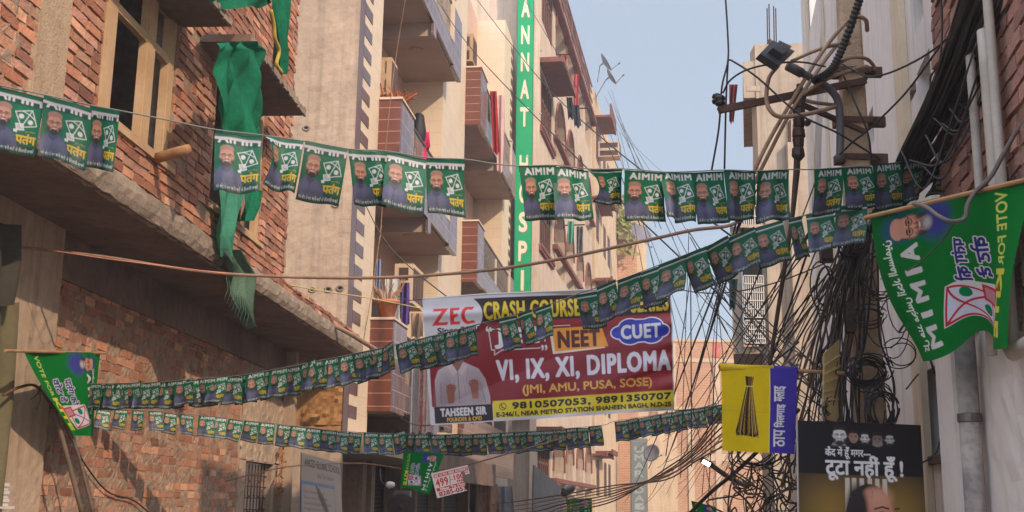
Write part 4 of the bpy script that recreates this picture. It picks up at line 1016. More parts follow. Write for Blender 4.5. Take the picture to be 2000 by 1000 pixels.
ins = MB(); q = P(1407, 200, 7.35); ins.lathe(q, [(.012, -.03), (.032, -.02), (.036, 0), (.022, .008), (.036, .02), (.03, .042), (.012, .05)], 12)
q = P(1400, 196, 7.4); ins.lathe(q, [(.012, -.03), (.03, -.02), (.034, 0), (.02, .008), (.034, .02), (.028, .04), (.01, .05)], 12); ins.build('insulator', mat('dark_glaze', C(36, 30, 32), rough=.3, var=.1), pole, smooth=True)
# junction hardware under the arm
j = MB()
for t in range(7): q = P(1562 - t * .5, 185 + t * 19, 7.33); j.lathe(q, [(.02, -.05), (.035 if t % 2 else .045, -.02), (.04, .03), (.02, .05)], 8)
j.tube([P(1562, 165, 7.33), P(1556, 335, 7.34), P(1548, 420, 7.36), P(1500, 735, 7.4)], [.022, .022, .015, .013], 8); j.lathe(P(1577, 240, 7.3), [(.005, -.02), (.022, -.012), (.022, .012), (.005, .02)], 10, axis=Vector((0, 1, 0)))
j.build('service_mast', METALDK, pole)
# street lamp
lampt = thing('street_lamp', 'flat dark floodlight street lamp on a curved arm at the pole', 'street lamp', P(1640, 300, 7.35))
b = MB(); pts = smooth_path([P(1640, 315, 7.4), P(1641, 255, 7.4), P(1637, 200, 7.38), P(1618, 172, 7.35), P(1580, 150, 7.3), P(1543, 131, 7.25)], 6)
b.tube(pts, .026, 10); b.tube([P(1566, 143, 7.27), P(1538, 128, 7.24)], .034, 10); b.build('arm', mat('grey_lamp_paint', C(92, 86, 88), rough=.5, var=.15), lampt, smooth=True)
b = MB(); c4 = [P(1475, 115, 7.05), P(1500, 89, 7.25), P(1543, 110, 7.3), P(1512, 139, 7.1)]
upv = Vector((.05, .02, .06)); nrm = (c4[1] - c4[0]).cross(c4[3] - c4[0]).normalized()
if nrm.z > 0: nrm = -nrm
low = [q + nrm * .0 for q in c4]; top = [q - nrm * .05 for q in c4]
b.hexa([low[0], low[3], low[1], low[2], top[0], top[3], top[1], top[2]]); 
ct = sum(c4, Vector()) / 4; tp = [ct + (q - ct) * .55 - nrm * .05 for q in c4]; tq = [q - nrm * .05 for q in tp]; b.hexa([tp[0], tp[3], tp[1], tp[2], tq[0], tq[3], tq[1], tq[2]])
b.build('housing', mat('lamp_housing_paint', C(66, 66, 70), rough=.45, var=.15), lampt)
b = MB(); g = [ct + (q - ct) * .8 + nrm * .004 for q in c4]; b.add(g, [(0, 1, 2, 3)]); b.build('lens', mat('grey_lamp_lens', C(170, 168, 156), rough=.3, var=.06, scale=30), lampt)

# ------------------------------------------------------------------ bunting
ONES = ['', 'first', 'second', 'third', 'fourth', 'fifth', 'sixth', 'seventh', 'eighth', 'ninth', 'tenth', 'eleventh', 'twelfth', 'thirteenth', 'fourteenth', 'fifteenth', 'sixteenth', 'seventeenth', 'eighteenth', 'nineteenth']
TENS = {2: 'twent', 3: 'thirt', 4: 'fort', 5: 'fift', 6: 'sixt'}
def ordinal(n): return ONES[n] if n < 20 else TENS[n // 10] + ('ieth' if n % 10 == 0 else 'y-' + ONES[n % 10])
def interp(tab, x):
    if x <= tab[0][0]: return tab[0][1] + (x - tab[0][0]) * (tab[1][1] - tab[0][1]) / (tab[1][0] - tab[0][0])
    for (a, b), (c, d) in zip(tab[:-1], tab[1:]):
        if x <= c: return b + (d - b) * (x - a) / (c - a)
    return tab[-1][1]
def quad_sheet(corn, bend=None):
    """corn = world TL, TR, BR, BL"""
    a, b, c, d = [Vector(q) for q in corn]; n = (b - a).cross(d - a).normalized()
    if n.y > 0: n = -n
    def fn(u, v):
        p = a.lerp(b, u).lerp(d.lerp(c, u), v)
        return p + (n * bend(u, v) if bend else Vector())
    return fn
STR = mat('bunting_string', C(120, 118, 108), var=.1, bump=0)
def string(pts, label):
    b = MB(); b.tube(smooth_path(pts, 4), .0035, 4); return tag(b.build('bunting_string', STR), label, 'string', 'strings of bunting')
PR = {k: bunting_print(.8, k) for k in ('plain', 'sleeve', 'fold')}
PRS = {k: bunting_print(.42, k) for k in ('plain', 'sleeve', 'fold')}; PRS['sunlit'] = bunting_print(.42, 'plain', 1.05)  # lit low string gets a brighter copy of the same print

ROW1 = [((-15, 165), (85, 190), (68, 308), (-25, 290)), ((86, 186), (180, 212), (165, 330), (72, 300)), ((176, 206), (234, 217), (222, 336), (164, 325)),
 ((420, 254), (511, 266), (506, 380), (417, 375)), ((513, 265), (592, 278), (575, 379), (511, 361)), ((596, 275), (679, 291), (661, 404), (577, 389)), ((679, 293), (756, 297), (757, 405), (690, 400)), ((755, 293), (834, 310), (826, 421), (744, 401)), ((833, 309), (908, 312), (911, 424), (836, 416)),
 ((1010, 325), (1085, 323), (1088, 430), (1023, 431)), ((1083, 323), (1152, 332), (1156, 430), (1086, 430)), ((1153, 331), (1219, 330), (1213, 400), (1158, 396)), ((1220, 332), (1298, 338), (1303, 432), (1223, 432)), ((1288, 335), (1353, 337), (1356, 438), (1300, 426)), ((1353, 336), (1416, 333), (1426, 435), (1363, 440)), ((1416, 332), (1476, 335), (1466, 430), (1420, 433)), ((1480, 335), (1541, 332), (1546, 425), (1480, 436)),
 ((1588, 332), (1646, 328), (1641, 415), (1583, 425)), ((1648, 326), (1706, 325), (1716, 405), (1650, 412)), ((1701, 322), (1758, 318), (1769, 403), (1710, 412)), ((1757, 318), (1816, 315), (1800, 387), (1765, 400)), ((1808, 320), (1850, 330), (1852, 380), (1806, 386))]
Y1 = [(-20, 5.0), (450, 5.1), (900, 5.5), (1250, 6.0), (1600, 6.6), (1850, 7.0)]
NOTE1 = {3: 'half hidden behind its neighbour', 5: 'with its left side rolled inward', 12: 'dark and folded up short', 13: 'brightly lit through', 22: 'crumpled and dark'}
rnd = random.Random(77)
for i, q in enumerate(ROW1, 1):
    tl, tr, br, bl = q; ph, am, fr_ = rnd.uniform(0, 6), rnd.uniform(.006, .018), rnd.uniform(.8, 1.6); back = rnd.uniform(-.05, .06)
    ya, yb = interp(Y1, tl[0]) + (.03 if i in (3, 16, 14) else 0), interp(Y1, tr[0]) + (.03 if i in (3, 16, 14) else 0); yw = rnd.uniform(-.03, .03)
    kind = 'sleeve' if i < 10 else 'fold' if i == 12 else 'plain'
    dk = {12: .16, 22: .1, 16: .06}.get(i, back)
    corn = (P(*tl, ya), P(*tr, yb), P(*br, yb + yw + dk), P(*bl, ya + yw + dk))
    roll = {5: .09, 22: .08, 12: .03}.get(i, 0)
    def bend(u, v, ph=ph, am=am, fr_=fr_, roll=roll, i=i): return am * math.sin(fr_ * 6.28 * u + ph + v * .8) * (.25 + v) + .012 * math.sin(3.1 * v + ph) + roll * max(0, .4 - u) * 2 * math.sin(3.14 * min(1, v * 1.1)) - .014 * math.exp(-((u - .5 - .2 * math.sin(ph)) / .12) ** 2) * v * v
    base = quad_sheet(corn, bend)
    def fn(u, v, base=base, roll=roll, ph=ph):
        v2 = v + .012 * math.sin(6.28 * u * .9 + ph) * v
        if roll and u < .4: u = u + (.4 - u) * .55 * math.sin(3.14 * min(v, 1)) 
        return base(u, v2)
    o = print_mesh('bunting_flag', PR[kind], fn, PRINT)
    tag(o, 'green party flag%s, %s from left on the highest string' % (' ' + NOTE1[i] if i in NOTE1 else '', ordinal(i)), 'flag', 'flags on the highest string')
string([P(x, y - 1, interp(Y1, x)) for x, y in ((-140, 140), (-15, 165), (86, 186), (180, 207), (234, 217), (330, 236), (420, 254), (512, 265), (596, 277), (680, 292), (755, 296), (834, 309), (908, 312), (960, 320), (1010, 325), (1085, 324), (1152, 331), (1219, 331), (1298, 337), (1353, 336), (1416, 333), (1480, 335), (1541, 332), (1588, 332), (1646, 328), (1706, 324), (1758, 318), (1816, 316), (1850, 330), (1930, 300))], 'thin string carrying the large flags across the top of the lane')

def variants(n, kinds, w, h, seed):
    r = random.Random(seed); out = []
    for i in range(n):
        ph, am, lean, crl = r.uniform(0, 6), r.uniform(.008, .028), r.uniform(-.12, .12), r.uniform(-.05, .08)
        c = PRS[kinds[i % len(kinds)]]
        fn = lambda u, v, ph=ph, am=am, lean=lean, crl=crl: Vector((w * u + lean * v * v * w, -(am * math.sin(4.5 * u + ph) * (.3 + v) + crl * v * v + .01 * math.sin(9 * u + ph) * v), -h * v - .008 * math.sin(5 * u + ph) * v))
        o = print_mesh('bunting_flag', c, fn, PRINT); BASE[o.name] = Vector(); me = o.data
        off = o.location.copy(); me.transform(Matrix.Translation(off)); o.location = (0, 0, 0); COL.objects.unlink(o); out.append(o)
    return out
def hang(protos, tls, ytab, Ytab, tailx, h_real, label, group, note, r, extra=None, htab=None, lo=0):
    """copies of a flag hung at the given top-left pixels along a string"""
    for i, x in enumerate(tls):
        x2 = tls[i + 1] if i + 1 < len(tls) else tailx
        if x2 - x > 60: x2 = x + 46
        a, b2 = P(x, interp(ytab, x), interp(Ytab, x)), P(x + 30, interp(ytab, x + 30), interp(Ytab, x + 30))
        ex = (b2 - a).normalized(); yaw = r.gauss(0, .12) + (r.choice((-.4, .4)) if r.random() < .04 else 0); ex = Matrix.Rotation(yaw, 3, 'Z') @ ex
        dz = Vector((r.gauss(0, .05), r.gauss(0, .1), 1)); ex = (ex + Vector((0, 0, r.gauss(0, .035) + (r.choice((-.18, .18)) if r.random() < .05 else 0)))).normalized(); ez = (dz - ex * dz.dot(ex)).normalized(); ey = ez.cross(ex)
        src = protos[r.randrange(len(protos))]; o = src.copy(); COL.objects.link(o)
        s = (interp(htab, x) * interp(Ytab, x) / FPX) / h_real if htab else 1.
        sx = s * r.uniform(.96, 1.06)
        if extra and i in extra: sx *= extra[i]
        M = Matrix((ex * sx, ey * s, ez * s)).transposed().to_4x4(); M.translation = a + Vector((0, r.uniform(-.012, .012), 0))
        o.matrix_world = M
        tag(o, label % ((note[i] + ', ') if note and i in note else '', ordinal(i + 1 + lo)), 'flag', group)

r = random.Random(5)
X2 = [110, 131, 149, 168, 187, 205, 224, 243, 264, 283, 303, 322, 341, 364, 385, 408, 436, 453, 481, 506, 525, 553, 583, 602, 630, 660, 688, 717, 747, 773, 805, 836, 867, 895]
y2 = [(108, 752), (300, 748), (380, 741), (470, 734), (560, 718), (700, 690), (800, 668), (935, 634), (1035, 607), (1085, 592), (1123, 577), (1166, 562), (1206, 549), (1246, 534), (1286, 519), (1331, 500), (1376, 484), (1422, 466), (1470, 448), (1540, 428), (1573, 421), (1632, 405), (1700, 400)]
Yt2 = [(100, 10.35), (500, 9.9), (900, 9.0), (1250, 7.7), (1450, 7.1), (1700, 6.7)]
h2 = [(110, 47), (480, 55), (700, 58), (900, 62), (1150, 72), (1300, 80), (1450, 84), (1640, 82)]
pA = variants(7, ['plain'], .205, .262, 3); pC = variants(7, ['sunlit'], .205, .262, 9); pB = variants(5, ['fold'], .205, .262, 4)
hang(pA, X2, y2, Yt2, 935, .262, 'small green flag, %s%s from left on the string rising to the pole', 'flags on the string rising to the pole', {0: 'overlapping another', 33: 'beside the logo'}, r, {33: 1.15}, h2)
hang(pB, [975, 1010, 1046, 1125, 1166, 1206, 1246, 1286, 1331, 1376, 1422, 1470, 1540, 1573, 1632], y2, Yt2, 1700, .262, 'folded green flag, %s%s from left on the string rising to the pole', 'flags on the string rising to the pole', {0: 'narrow', 12: 'twisted', 14: 'end'}, r, {0: .75, 1: .8, 2: .8, 12: .4, 13: .8}, h2, 34)
string([P(x, interp(y2, x) - 1, interp(Yt2, x)) for x in (98, 200, 300, 380, 470, 560, 700, 800, 935, 1035, 1085, 1123, 1206, 1286, 1376, 1470, 1573, 1632, 1700)], 'string of bunting rising from the left wall past the banner to the pole')
X3 = [190, 224, 257, 290, 322, 352, 388, 416, 446, 478, 506, 541, 569, 597, 626, 653, 681, 710, 738, 765, 794, 808, 839, 868, 894, 922, 949, 976, 1002, 1027, 1053, 1077, 1103, 1125, 1149]
y3 = [(150, 796), (190, 799), (224, 800), (290, 803), (390, 812), (480, 822), (570, 832), (650, 842), (740, 847), (840, 850), (950, 848), (1050, 842), (1173, 832), (1200, 824), (1244, 818), (1288, 810), (1331, 803), (1373, 796), (1410, 789)]
Yt3 = [(150, 11.0), (500, 12.4), (800, 13.2), (1170, 14.2), (1420, 14.6)]
h3 = [(190, 37), (400, 40), (800, 41), (1170, 38), (1410, 38)]
hang(pC, X3, y3, Yt3, 1175, .262, 'small green flag, %s%s from left on the low string under the banner', 'flags on the low string under the banner', {34: 'rightmost'}, r, None, h3)
hang(pC, [1200, 1220, 1244, 1265, 1288, 1311, 1331, 1352, 1373, 1391], y3, Yt3, 1412, .262, 'tiny green flag, %s%s from left between red banner and yellow flag', 'flags on the low string by the yellow flag', None, r, {k: .9 for k in range(10)}, h3)
string([P(x, interp(y3, x) - 1, interp(Yt3, x)) for x in (150, 190, 290, 390, 480, 570, 650, 740, 840, 950, 1050, 1173, 1200, 1288, 1373, 1430)], 'low string of bunting sagging under the banner')

# ------------------------------------------------------------------ banner, flags, posters
BY = 12.6
bn = thing('coaching_banner', 'large red and white coaching class banner strung across the lane', 'banner', P(1070, 830, BY))
def bend(u, v): return .02 * math.sin(7 * u + 2 * v) + .012 * math.sin(31 * u + 9 * v) * max(0, 1 - 5 * u) + .012 * math.sin(40 * v + 8 * u) * max(0, 1 - 7 * (1 - u)) + .016 * abs(math.sin(5 * (u + 1.4 * v))) + .03 * math.exp(-((v - .14) / .04) ** 2) * (1 - u) ** 2 + .015 * math.sin(23 * u * v + 1) * v + .03 * u * math.sin(4 * v + 6 * u)
print_mesh('printed_sheet', banner_print(2.7), quad_sheet((P(825, 584, BY), P(1310, 560, BY - .1), P(1317, 801, BY - .1), P(842, 831, BY)), bend), FLEX, bn)
b = MB(); b.tube([P(825, 584, BY), P(945, 575, BY - .02), P(1310, 560, BY - .1)], .012, 6); b.build('top_rod', WHITEP, bn)
b = MB(); b.tube(sag(P(825, 584, BY), P(760, 560, 21.5), .1), .006, 4); b.tube(sag(P(842, 830, BY), P(770, 800, 21.6), .1), .006, 4); b.tube(sag(P(1310, 560, BY - .1), P(1640, 500, 7.6), .15), .006, 4); b.tube(sag(P(1317, 801, BY - .1), P(1660, 690, 7.6), .1), .006, 4); b.build('tie_rope', BROWNW, bn)

FK = party_flag_print(2.2)
def hung_flag(name, label, corners, bendf, k=None, mirror_down=True, topright=False, rod=None, rodmat=BAMBOO, shape=None):
    """corners TL TR BR BL in the picture; reading direction runs down"""
    root = thing(name, label, 'flag', corners[0].lerp(corners[2], .5), None)
    q = quad_sheet(corners, bendf)
    def fn(u, v):
        s = 1 - v if topright else v; t = u
        if shape: s, t = shape(s, t)
        return q(s, t)
    print_mesh('cloth', k or FK, fn, CLOTHP, root)
    if rod: b = MB(); b.tube(rod, .012, 8); b.build('stick', rodmat, root)
    return root
def shp(s, t): return s + .10 * (1 - s) * math.sin(3.14 * t) * -1, t * (1 - .11 * math.exp(-((s - .52) / .16) ** 2))
RY = 6.2
hung_flag('party_flag', 'big green kite party flag with mirrored lettering hanging by the pole at right', (P(1706, 415, RY), P(2012, 346, 4.95), P(1990, 672, 5.05), P(1816, 702, RY)),
    lambda u, v: .05 * math.sin(6.5 * u + 1.2) * (.3 + v) + .02 * math.sin(11 * u + 5 * v), party_flag_print(3.6), shape=shp, rod=[P(1690, 425, RY), P(2060, 338, 4.8)])
def wl(px, py, o): u, z = LL.hit(px, py, o); return LL.w(u, o, z)
hung_flag('party_flag', 'green kite party flag on a thin stick against the left brick wall', (wl(46, 686, .5), wl(200, 689, .32), wl(187, 851, .32), wl(150, 851, .4)),
    lambda u, v: .03 * math.sin(7 * u + v), party_flag_print(1.8), topright=True, rod=[wl(10, 685, .52), wl(206, 690, .31)], shape=lambda s, t: (s - .06 * math.sin(3.14 * t) * (1 - s), t))
hung_flag('party_flag', 'folded green kite party flag hanging under the low string beside the placard', (P(788, 882, 12.9), P(868, 886, 12.9), P(838, 966, 12.8), P(782, 950, 12.95)),
    lambda u, v: .09 * abs(u - .45) - .03, party_flag_print(1.3), topright=True)
hung_flag('party_flag', 'green kite party flag at the bottom edge hanging from the tan cables', (P(1107, 976, 14), P(1156, 972, 14), P(1157, 1030, 14), P(1108, 1032, 14)), lambda u, v: .03 * math.sin(6 * u), party_flag_print(1), topright=True)
hung_flag('party_flag', 'small tilted green flag at the bottom edge below the lit street lamp', (P(1350, 978, 13), P(1398, 990, 13), P(1404, 1040, 13), P(1362, 1044, 13)), lambda u, v: .03 * math.sin(6 * u), party_flag_print(1), topright=True)
YY = 7.1
yf = thing('broom_flag', 'yellow and purple broom flag hanging from a bamboo stick by the pole', 'flag', P(1480, 886, YY))
print_mesh('cloth', broom_print(2.4), quad_sheet((P(1408, 718, YY), P(1557, 720, YY), P(1553, 887, YY), P(1411, 880, YY)), lambda u, v: .012 * math.sin(8 * u + 2) * v + .008 * math.sin(5 * v) + .012 * math.sin(17 * u) * max(0, .25 - v)), CLOTHP, yf)
b = MB(); a, c = P(1404, 715, YY), P(1680, 731, YY + .2); b.tube([a.lerp(c, t) for t in np.linspace(0, 1, 7)], .012, 8); b.build('stick', BAMBOO, yf, smooth=True)
m_ = P(1510, 721, YY + .03)
b = MB(); b.tube([P(1406, 717, YY), P(1450, 719, YY + .02), m_], [.024, .022, .023], 10); b.build('yellow_sleeve', mat('yellow_cloth', C(206, 170, 22), var=.1, scale=8, bump=.1), yf, smooth=True)
b = MB(); b.tube([m_, P(1535, 722, YY + .05), P(1557, 723, YY + .06)], [.024, .021, .024], 10); b.build('purple_sleeve', mat('purple_cloth', C(66, 52, 140), var=.1, scale=8, bump=.1), yf, smooth=True)
OY = 7.0
po = thing('election_poster', 'black election poster board with portraits and white lettering on the pole', 'poster', P(1685, 1150, OY))
cr = (P(1558, 821, OY), P(1799, 830, OY + .05), P(1816, 1163, OY + .05), P(1562, 1156, OY))
print_mesh('printed_sheet', poster_print(2.2), quad_sheet(cr, lambda u, v: .006 * math.sin(5 * u + 3 * v)), mat('matt_poster', C(0, 0, 0), attr=True, rough=.6, var=.08, scale=3, bump=0, spec=.2), po)
b = MB(); n_ = Vector((0, .02, 0)); b.hexa([cr[0] + n_, cr[3] + n_, cr[1] + n_, cr[2] + n_, cr[0] + n_ * 2, cr[3] + n_ * 2, cr[1] + n_ * 2, cr[2] + n_ * 2]); b.build('backing_board', WHITEP, po)
# internet placard, torn at its right edge
def masked(name, c, fn, m, keep):
    o = print_mesh(name, c, fn, m); me = o.data; W, H = c.w, c.h
    import bmesh
    bm = bmesh.new(); bm.from_mesh(me); bm.faces.ensure_lookup_table()
    kill = [f for i, f in enumerate(bm.faces) if not keep((i % (W - 1)) / (W - 2), (i // (W - 1)) / (H - 2))]
    bmesh.ops.delete(bm, geom=kill, context='FACES'); bm.to_mesh(me); bm.free(); return o
tag(masked('placard', placard_print(2.2), quad_sheet((P(842, 925, 12.8), P(913, 908, 12.8), P(925, 955, 12.8), P(854, 973, 12.8)), lambda u, v: .01 * math.sin(4 * u + v)), FLEX,
    lambda u, v: (u < .8 + .02 * math.sin(20 * v)) or v < .21 or (u > .88 and v < .36)), 'small torn white placard with red price lettering tied to a cable', 'placard')
sb = thing('school_signboard', 'pale school notice board with dark lettering under the shop canopy', 'signboard', P(630, 1050, 18))
cr = (P(589, 884, 17.3), P(664, 905, 18.9), P(672, 1070, 18.9), P(586, 1070, 17.3))
print_mesh('printed_sheet', school_print(1), quad_sheet(cr), FLEX, sb)
b = MB(); n_ = Vector((-.01, .03, 0)); b.hexa([cr[0] + n_, cr[3] + n_, cr[1] + n_, cr[2] + n_, cr[0] + n_ * 3, cr[3] + n_ * 3, cr[1] + n_ * 3, cr[2] + n_ * 3]); b.build('board_frame', STEEL, sb)

# ------------------------------------------------------------------ cloths
def fr_sheet(fr, pts, o, fold, nu=18, nv=26):
    """pts: rows of (left px,py),(right px,py) from top to bottom on plane o of a wall frame"""
    rows = [(fr.hit(*a, o), fr.hit(*b, o)) for a, b in pts]; n = len(rows) - 1
    def fn(u, v):
        k = min(int(v * n), n - 1); t = v * n - k
        (a0, b0), (a1, b1) = rows[k], rows[k + 1]
        A = Vector(a0).lerp(Vector(a1), t); B = Vector(b0).lerp(Vector(b1), t); q = A.lerp(B, u)
        return (q.x, o + fold(u, v), q.y)
    m = MB(fr); m.grid(nu, nv, fn); return m
m = fr_sheet(LU, [((420, 84), (496, 80)), ((412, 100), (510, 100)), ((410, 150), (512, 145)), ((414, 215), (512, 210)), ((418, 268), (512, 268))], .6, lambda u, v: .05 * math.sin(9 * u + 2 * v) * (.4 + v) + .035 * math.sin(15 * (u - .55 * v) + 1) * (1 if u > .2 else .4) + .045 * abs(math.sin(7 * v + 5 * u)) * (1 - u) + .02 * math.sin(31 * u + 8 * v), 60, 60)
tag(m.build('shade_cloth', GREENNET, smooth=True), 'large green shade cloth bunched over the awning of the second window', 'cloth', 'green cloths on the brick house')
m = fr_sheet(LU, [((428, 370), (470, 372)), ((424, 420), (462, 425)), ((426, 460), (455, 462)), ((436, 502), (458, 500))], .12, lambda u, v: .04 * math.sin(8 * u + 4 * v) + .02 * math.sin(19 * u), 20, 30)
tag(m.build('shade_cloth', mat('teal_old_cloth', C(70, 140, 112), var=.3, scale=4, bump=.2, col2=C(40, 110, 84), trans=.15), smooth=True), 'faded teal cloth strip hanging below the flags over the brick sill', 'cloth', 'green cloths on the brick house')
m = fr_sheet(LU, [((476, 370), (508, 372)), ((472, 410), (506, 405)), ((469, 432), (496, 431))], .15, lambda u, v: .05 * math.sin(9 * u + 2 * v), 14, 16)
tag(m.build('shade_cloth', GREENNET, smooth=True), 'short dark green cloth end in the second window below the flags', 'cloth', 'green cloths on the brick house')
m = fr_sheet(LU, [((430, 485), (456, 488)), ((440, 515), (478, 520)), ((446, 545), (497, 538)), ((452, 575), (497, 580)), ((470, 605), (494, 610)), ((488, 638), (494, 640))], .1, lambda u, v: .06 * math.sin(8 * u + 5 * v) + .03 * math.sin(21 * u + 9 * v), 20, 30)
for i in range(9): a = LU.hit(442 + i * 5, 540 + i * 7, .12); m.tube([(a[0], .12, a[1]), (a[0] + .02, .14, a[1] - .12), (a[0] - .02, .12, a[1] - .25)], .004, 4)
tag(m.build('rag', GREENOLD, smooth=True), 'ragged grey green cloth dangling below the concrete floor edge', 'cloth', 'green cloths on the brick house')
m = fr_sheet(LU, [((522, -40), (563, -40)), ((530, 30), (561, 30)), ((536, 75), (560, 80)), ((540, 110), (559, 118)), ((546, 143), (555, 146))], .5, lambda u, v: .05 * math.sin(9 * u + 3 * v) + .02 * math.sin(23 * u), 20, 30)
m.grid(30, 10, lambda u, v: (lambda q: (q[0], .52 + .06 * math.sin(8 * u + 4 * v), q[1]))(LU.hit(418 + 118 * u, -50 + v * (52 + 16 * math.sin(3.1 * u) + 6 * math.sin(9 * u)), .52)))
up_cl = m.build('shade_cloth', GREENNET, smooth=True)
tag(up_cl, 'wide green shade cloth swagged at the top edge above the second awning', 'cloth', 'green cloths on the brick house')
m = MB(LU); q = [LU.hit(x, y, .57) for x, y in ((529, 20), (535, 50), (537, 75), (545, 100), (540, 125), (550, 142))]; m.tube(smooth_path([(a, .57, z) for a, z in q]), .022, 5); m.build('yellow_hem', mat('yellow_hem_cloth', C(190, 160, 70), var=.2), up_cl, smooth=True)
# dark curtain and sheet at the left edge
m = fr_sheet(LL, [((-60, 430), (40, 440)), ((-60, 520), (42, 520)), ((-60, 620), (30, 590))], .28, lambda u, v: .05 * math.sin(16 * u + v), 30, 16)
tag(m.build('curtain', mat('dark_grey_sacking', C(66, 60, 50), var=.25, bump=.2), smooth=True), 'dark grey sacking curtain high at the left edge under the slab', 'curtain')
m = fr_sheet(LL, [((-60, 610), (31, 590)), ((-60, 800), (20, 800)), ((-60, 1010), (2, 1010))], .2, lambda u, v: .03 * math.sin(14 * u + 2 * v), 24, 16)
tag(m.build('tarpaulin', mat('olive_tarpaulin', C(110, 100, 72), var=.2, bump=.1), smooth=True), 'olive tarpaulin hanging at the left edge beside the corner pillar', 'tarpaulin')
m = MB(LL); u, z = LL.hit(6, 968, .2)
for i in range(6): m.box(u - .12 + .0 * i, u + .1 - i * .006, .09, .2 + .01 * (i % 2), z - .08 + i * .03, z - .053 + i * .03)
m.box(u - .14, u + .13, .09, .24, z - .1, z - .082); tag(m.build('wall_box', WHITEP), 'small white ribbed plastic box fixed low on the corner pillar', 'wall box')
# leaning poles, branch and cable at the lower left
def lpath(pts, os): return [LL.w(*(lambda q: (q[0], o, q[1]))(LL.hit(x, y, o))) for (x, y), o in zip(pts, os)]
for pts, os, r_, lb in ((((106, 800), (128, 880), (162, 1010)), (.3, .35, .4), .02, 'grey bamboo pole leaning on the lower brick wall, left of a pair'), (((116, 800), (150, 880), (184, 1010)), (.3, .33, .38), .014, 'grey bamboo pole leaning on the lower brick wall, right of a pair')):
    b = MB(); b.tube(smooth_path(lpath(pts, os)), r_, 8); tag(b.build('leaning_pole', mat('grey_bamboo', C(128, 108, 92), var=.25, scale=7, bump=.2), smooth=True), lb, 'pole', 'leaning poles')
b = MB(); b.tube(smooth_path(lpath(((6, 772), (36, 757), (70, 754), (100, 790), (118, 806)), (.3, .3, .3, .3, .28))), [.012] * 25, 6)
for x, y in ((60, 780), (92, 745), (70, 800), (80, 735)): b.tube(smooth_path(lpath(((75, 758), ((75 + x) / 2 + 6, (758 + y) / 2), (x, y)), (.3, .32, .3)), 4), .005, 4)
tag(b.build('branch', mat('dry_branch', C(120, 84, 58), var=.3)), 'thin dry branch fixed to the wall below the left party flag', 'branch')
def cable(name, pts, r, m_, label, group=None, k=6, n=6):
    b = MB(); b.tube(smooth_path(pts, k), r, n); return tag(b.build(name, m_, smooth=True), label, 'cable', group)
cable('cable', lpath(((118, 806), (135, 850), (165, 905), (210, 960), (262, 978), (300, 1010)), (.2, .1, .05, .05, .05, .05)), .008, BLACKW, 'black cable running down the lower brick wall from the bamboo poles')

# ------------------------------------------------------------------ cables on the lane
def pth(pts): return [P(x, y, Y) for x, y, Y in pts]
cable('sagging_cable', pth([(-40, 476, 8.6), (40, 483, 9.2), (200, 501, 9.3), (420, 533, 9.2), (690, 543, 9.0), (900, 533, 8.7), (1060, 512, 8.4), (1260, 470, 8.0), (1350, 450, 7.7), (1436, 436, 7.5), (1458, 390, 7.4), (1492, 320, 7.35), (1545, 218, 7.3), (1606, 125, 7.3), (1640, 82, 7.4)]), .0125, CONDUIT, 'thick tan cable sagging across the whole lane to the pole', None, 8, 8)
cable('wire', pth([(95, 488, 9.1), (200, 504, 9.1), (300, 517, 9.1), (440, 534, 9.1)]), .004, mat('pink_wire', C(206, 132, 112), var=.1, bump=0), 'thin pink wire twisted along the sagging tan cable')
C7 = 7.3
cable('conduit', pth([(1440, 432, 7.5), (1466, 352, 7.35), (1500, 278, C7), (1545, 200, C7), (1600, 110, C7), (1645, 52, 7.35), (1668, 34, 7.35), (1690, 38, 7.4), (1694, 60, 7.5)]), .015, CONDUIT, 'tan conduit climbing past the lamp and hooking round the pole top')
cable('conduit', pth([(1520, 128, C7), (1502, 152, C7), (1497, 190, 7.25), (1504, 215, 7.2), (1525, 228, 7.2), (1580, 222, 7.25), (1640, 206, 7.4)]), .015, CONDUIT, 'tan conduit bent in a loop left of the lamp arm')
cable('conduit', pth([(1545, 120, C7), (1590, 100, C7), (1630, 88, 7.35), (1660, 84, 7.4)]), .012, CONDUIT, 'tan conduit running level from lamp head to pole')
cable('conduit', pth([(1632, 145, 7.3), (1636, 128, 7.25), (1660, 113, 7.2), (1690, 114, 7.25), (1706, 128, 7.4), (1706, 140, 7.6)]), .013, CONDUIT, 'tan conduit looped over the front of the pole above the clamp')
cable('conduit', pth([(1560, 190, 7.3), (1612, 156, 7.25), (1660, 138, 7.22), (1690, 130, 7.25), (1700, 136, 7.5)]), .013, CONDUIT, 'tan conduit crossing the pole below the looped one')
cable('conduit', pth([(1560, 192, 7.35), (1590, 200, 7.35), (1640, 206, 7.45)]), .013, CONDUIT, 'tan conduit running from service mast to pole under the arm')
b = MB(); pts = smooth_path(pth([(1688, -30, 7.0), (1672, 20, 7.05), (1650, 82, 7.15), (1628, 130, 7.2), (1608, 148, 7.22), (1585, 158, 7.25)]), 14)
b.tube(pts, [.03 if i % 2 else .022 for i in range(len(pts))], 8); tag(b.build('corrugated_hose', BLACKW), 'black corrugated hose coming down from the top to the lamp arm', 'hose')
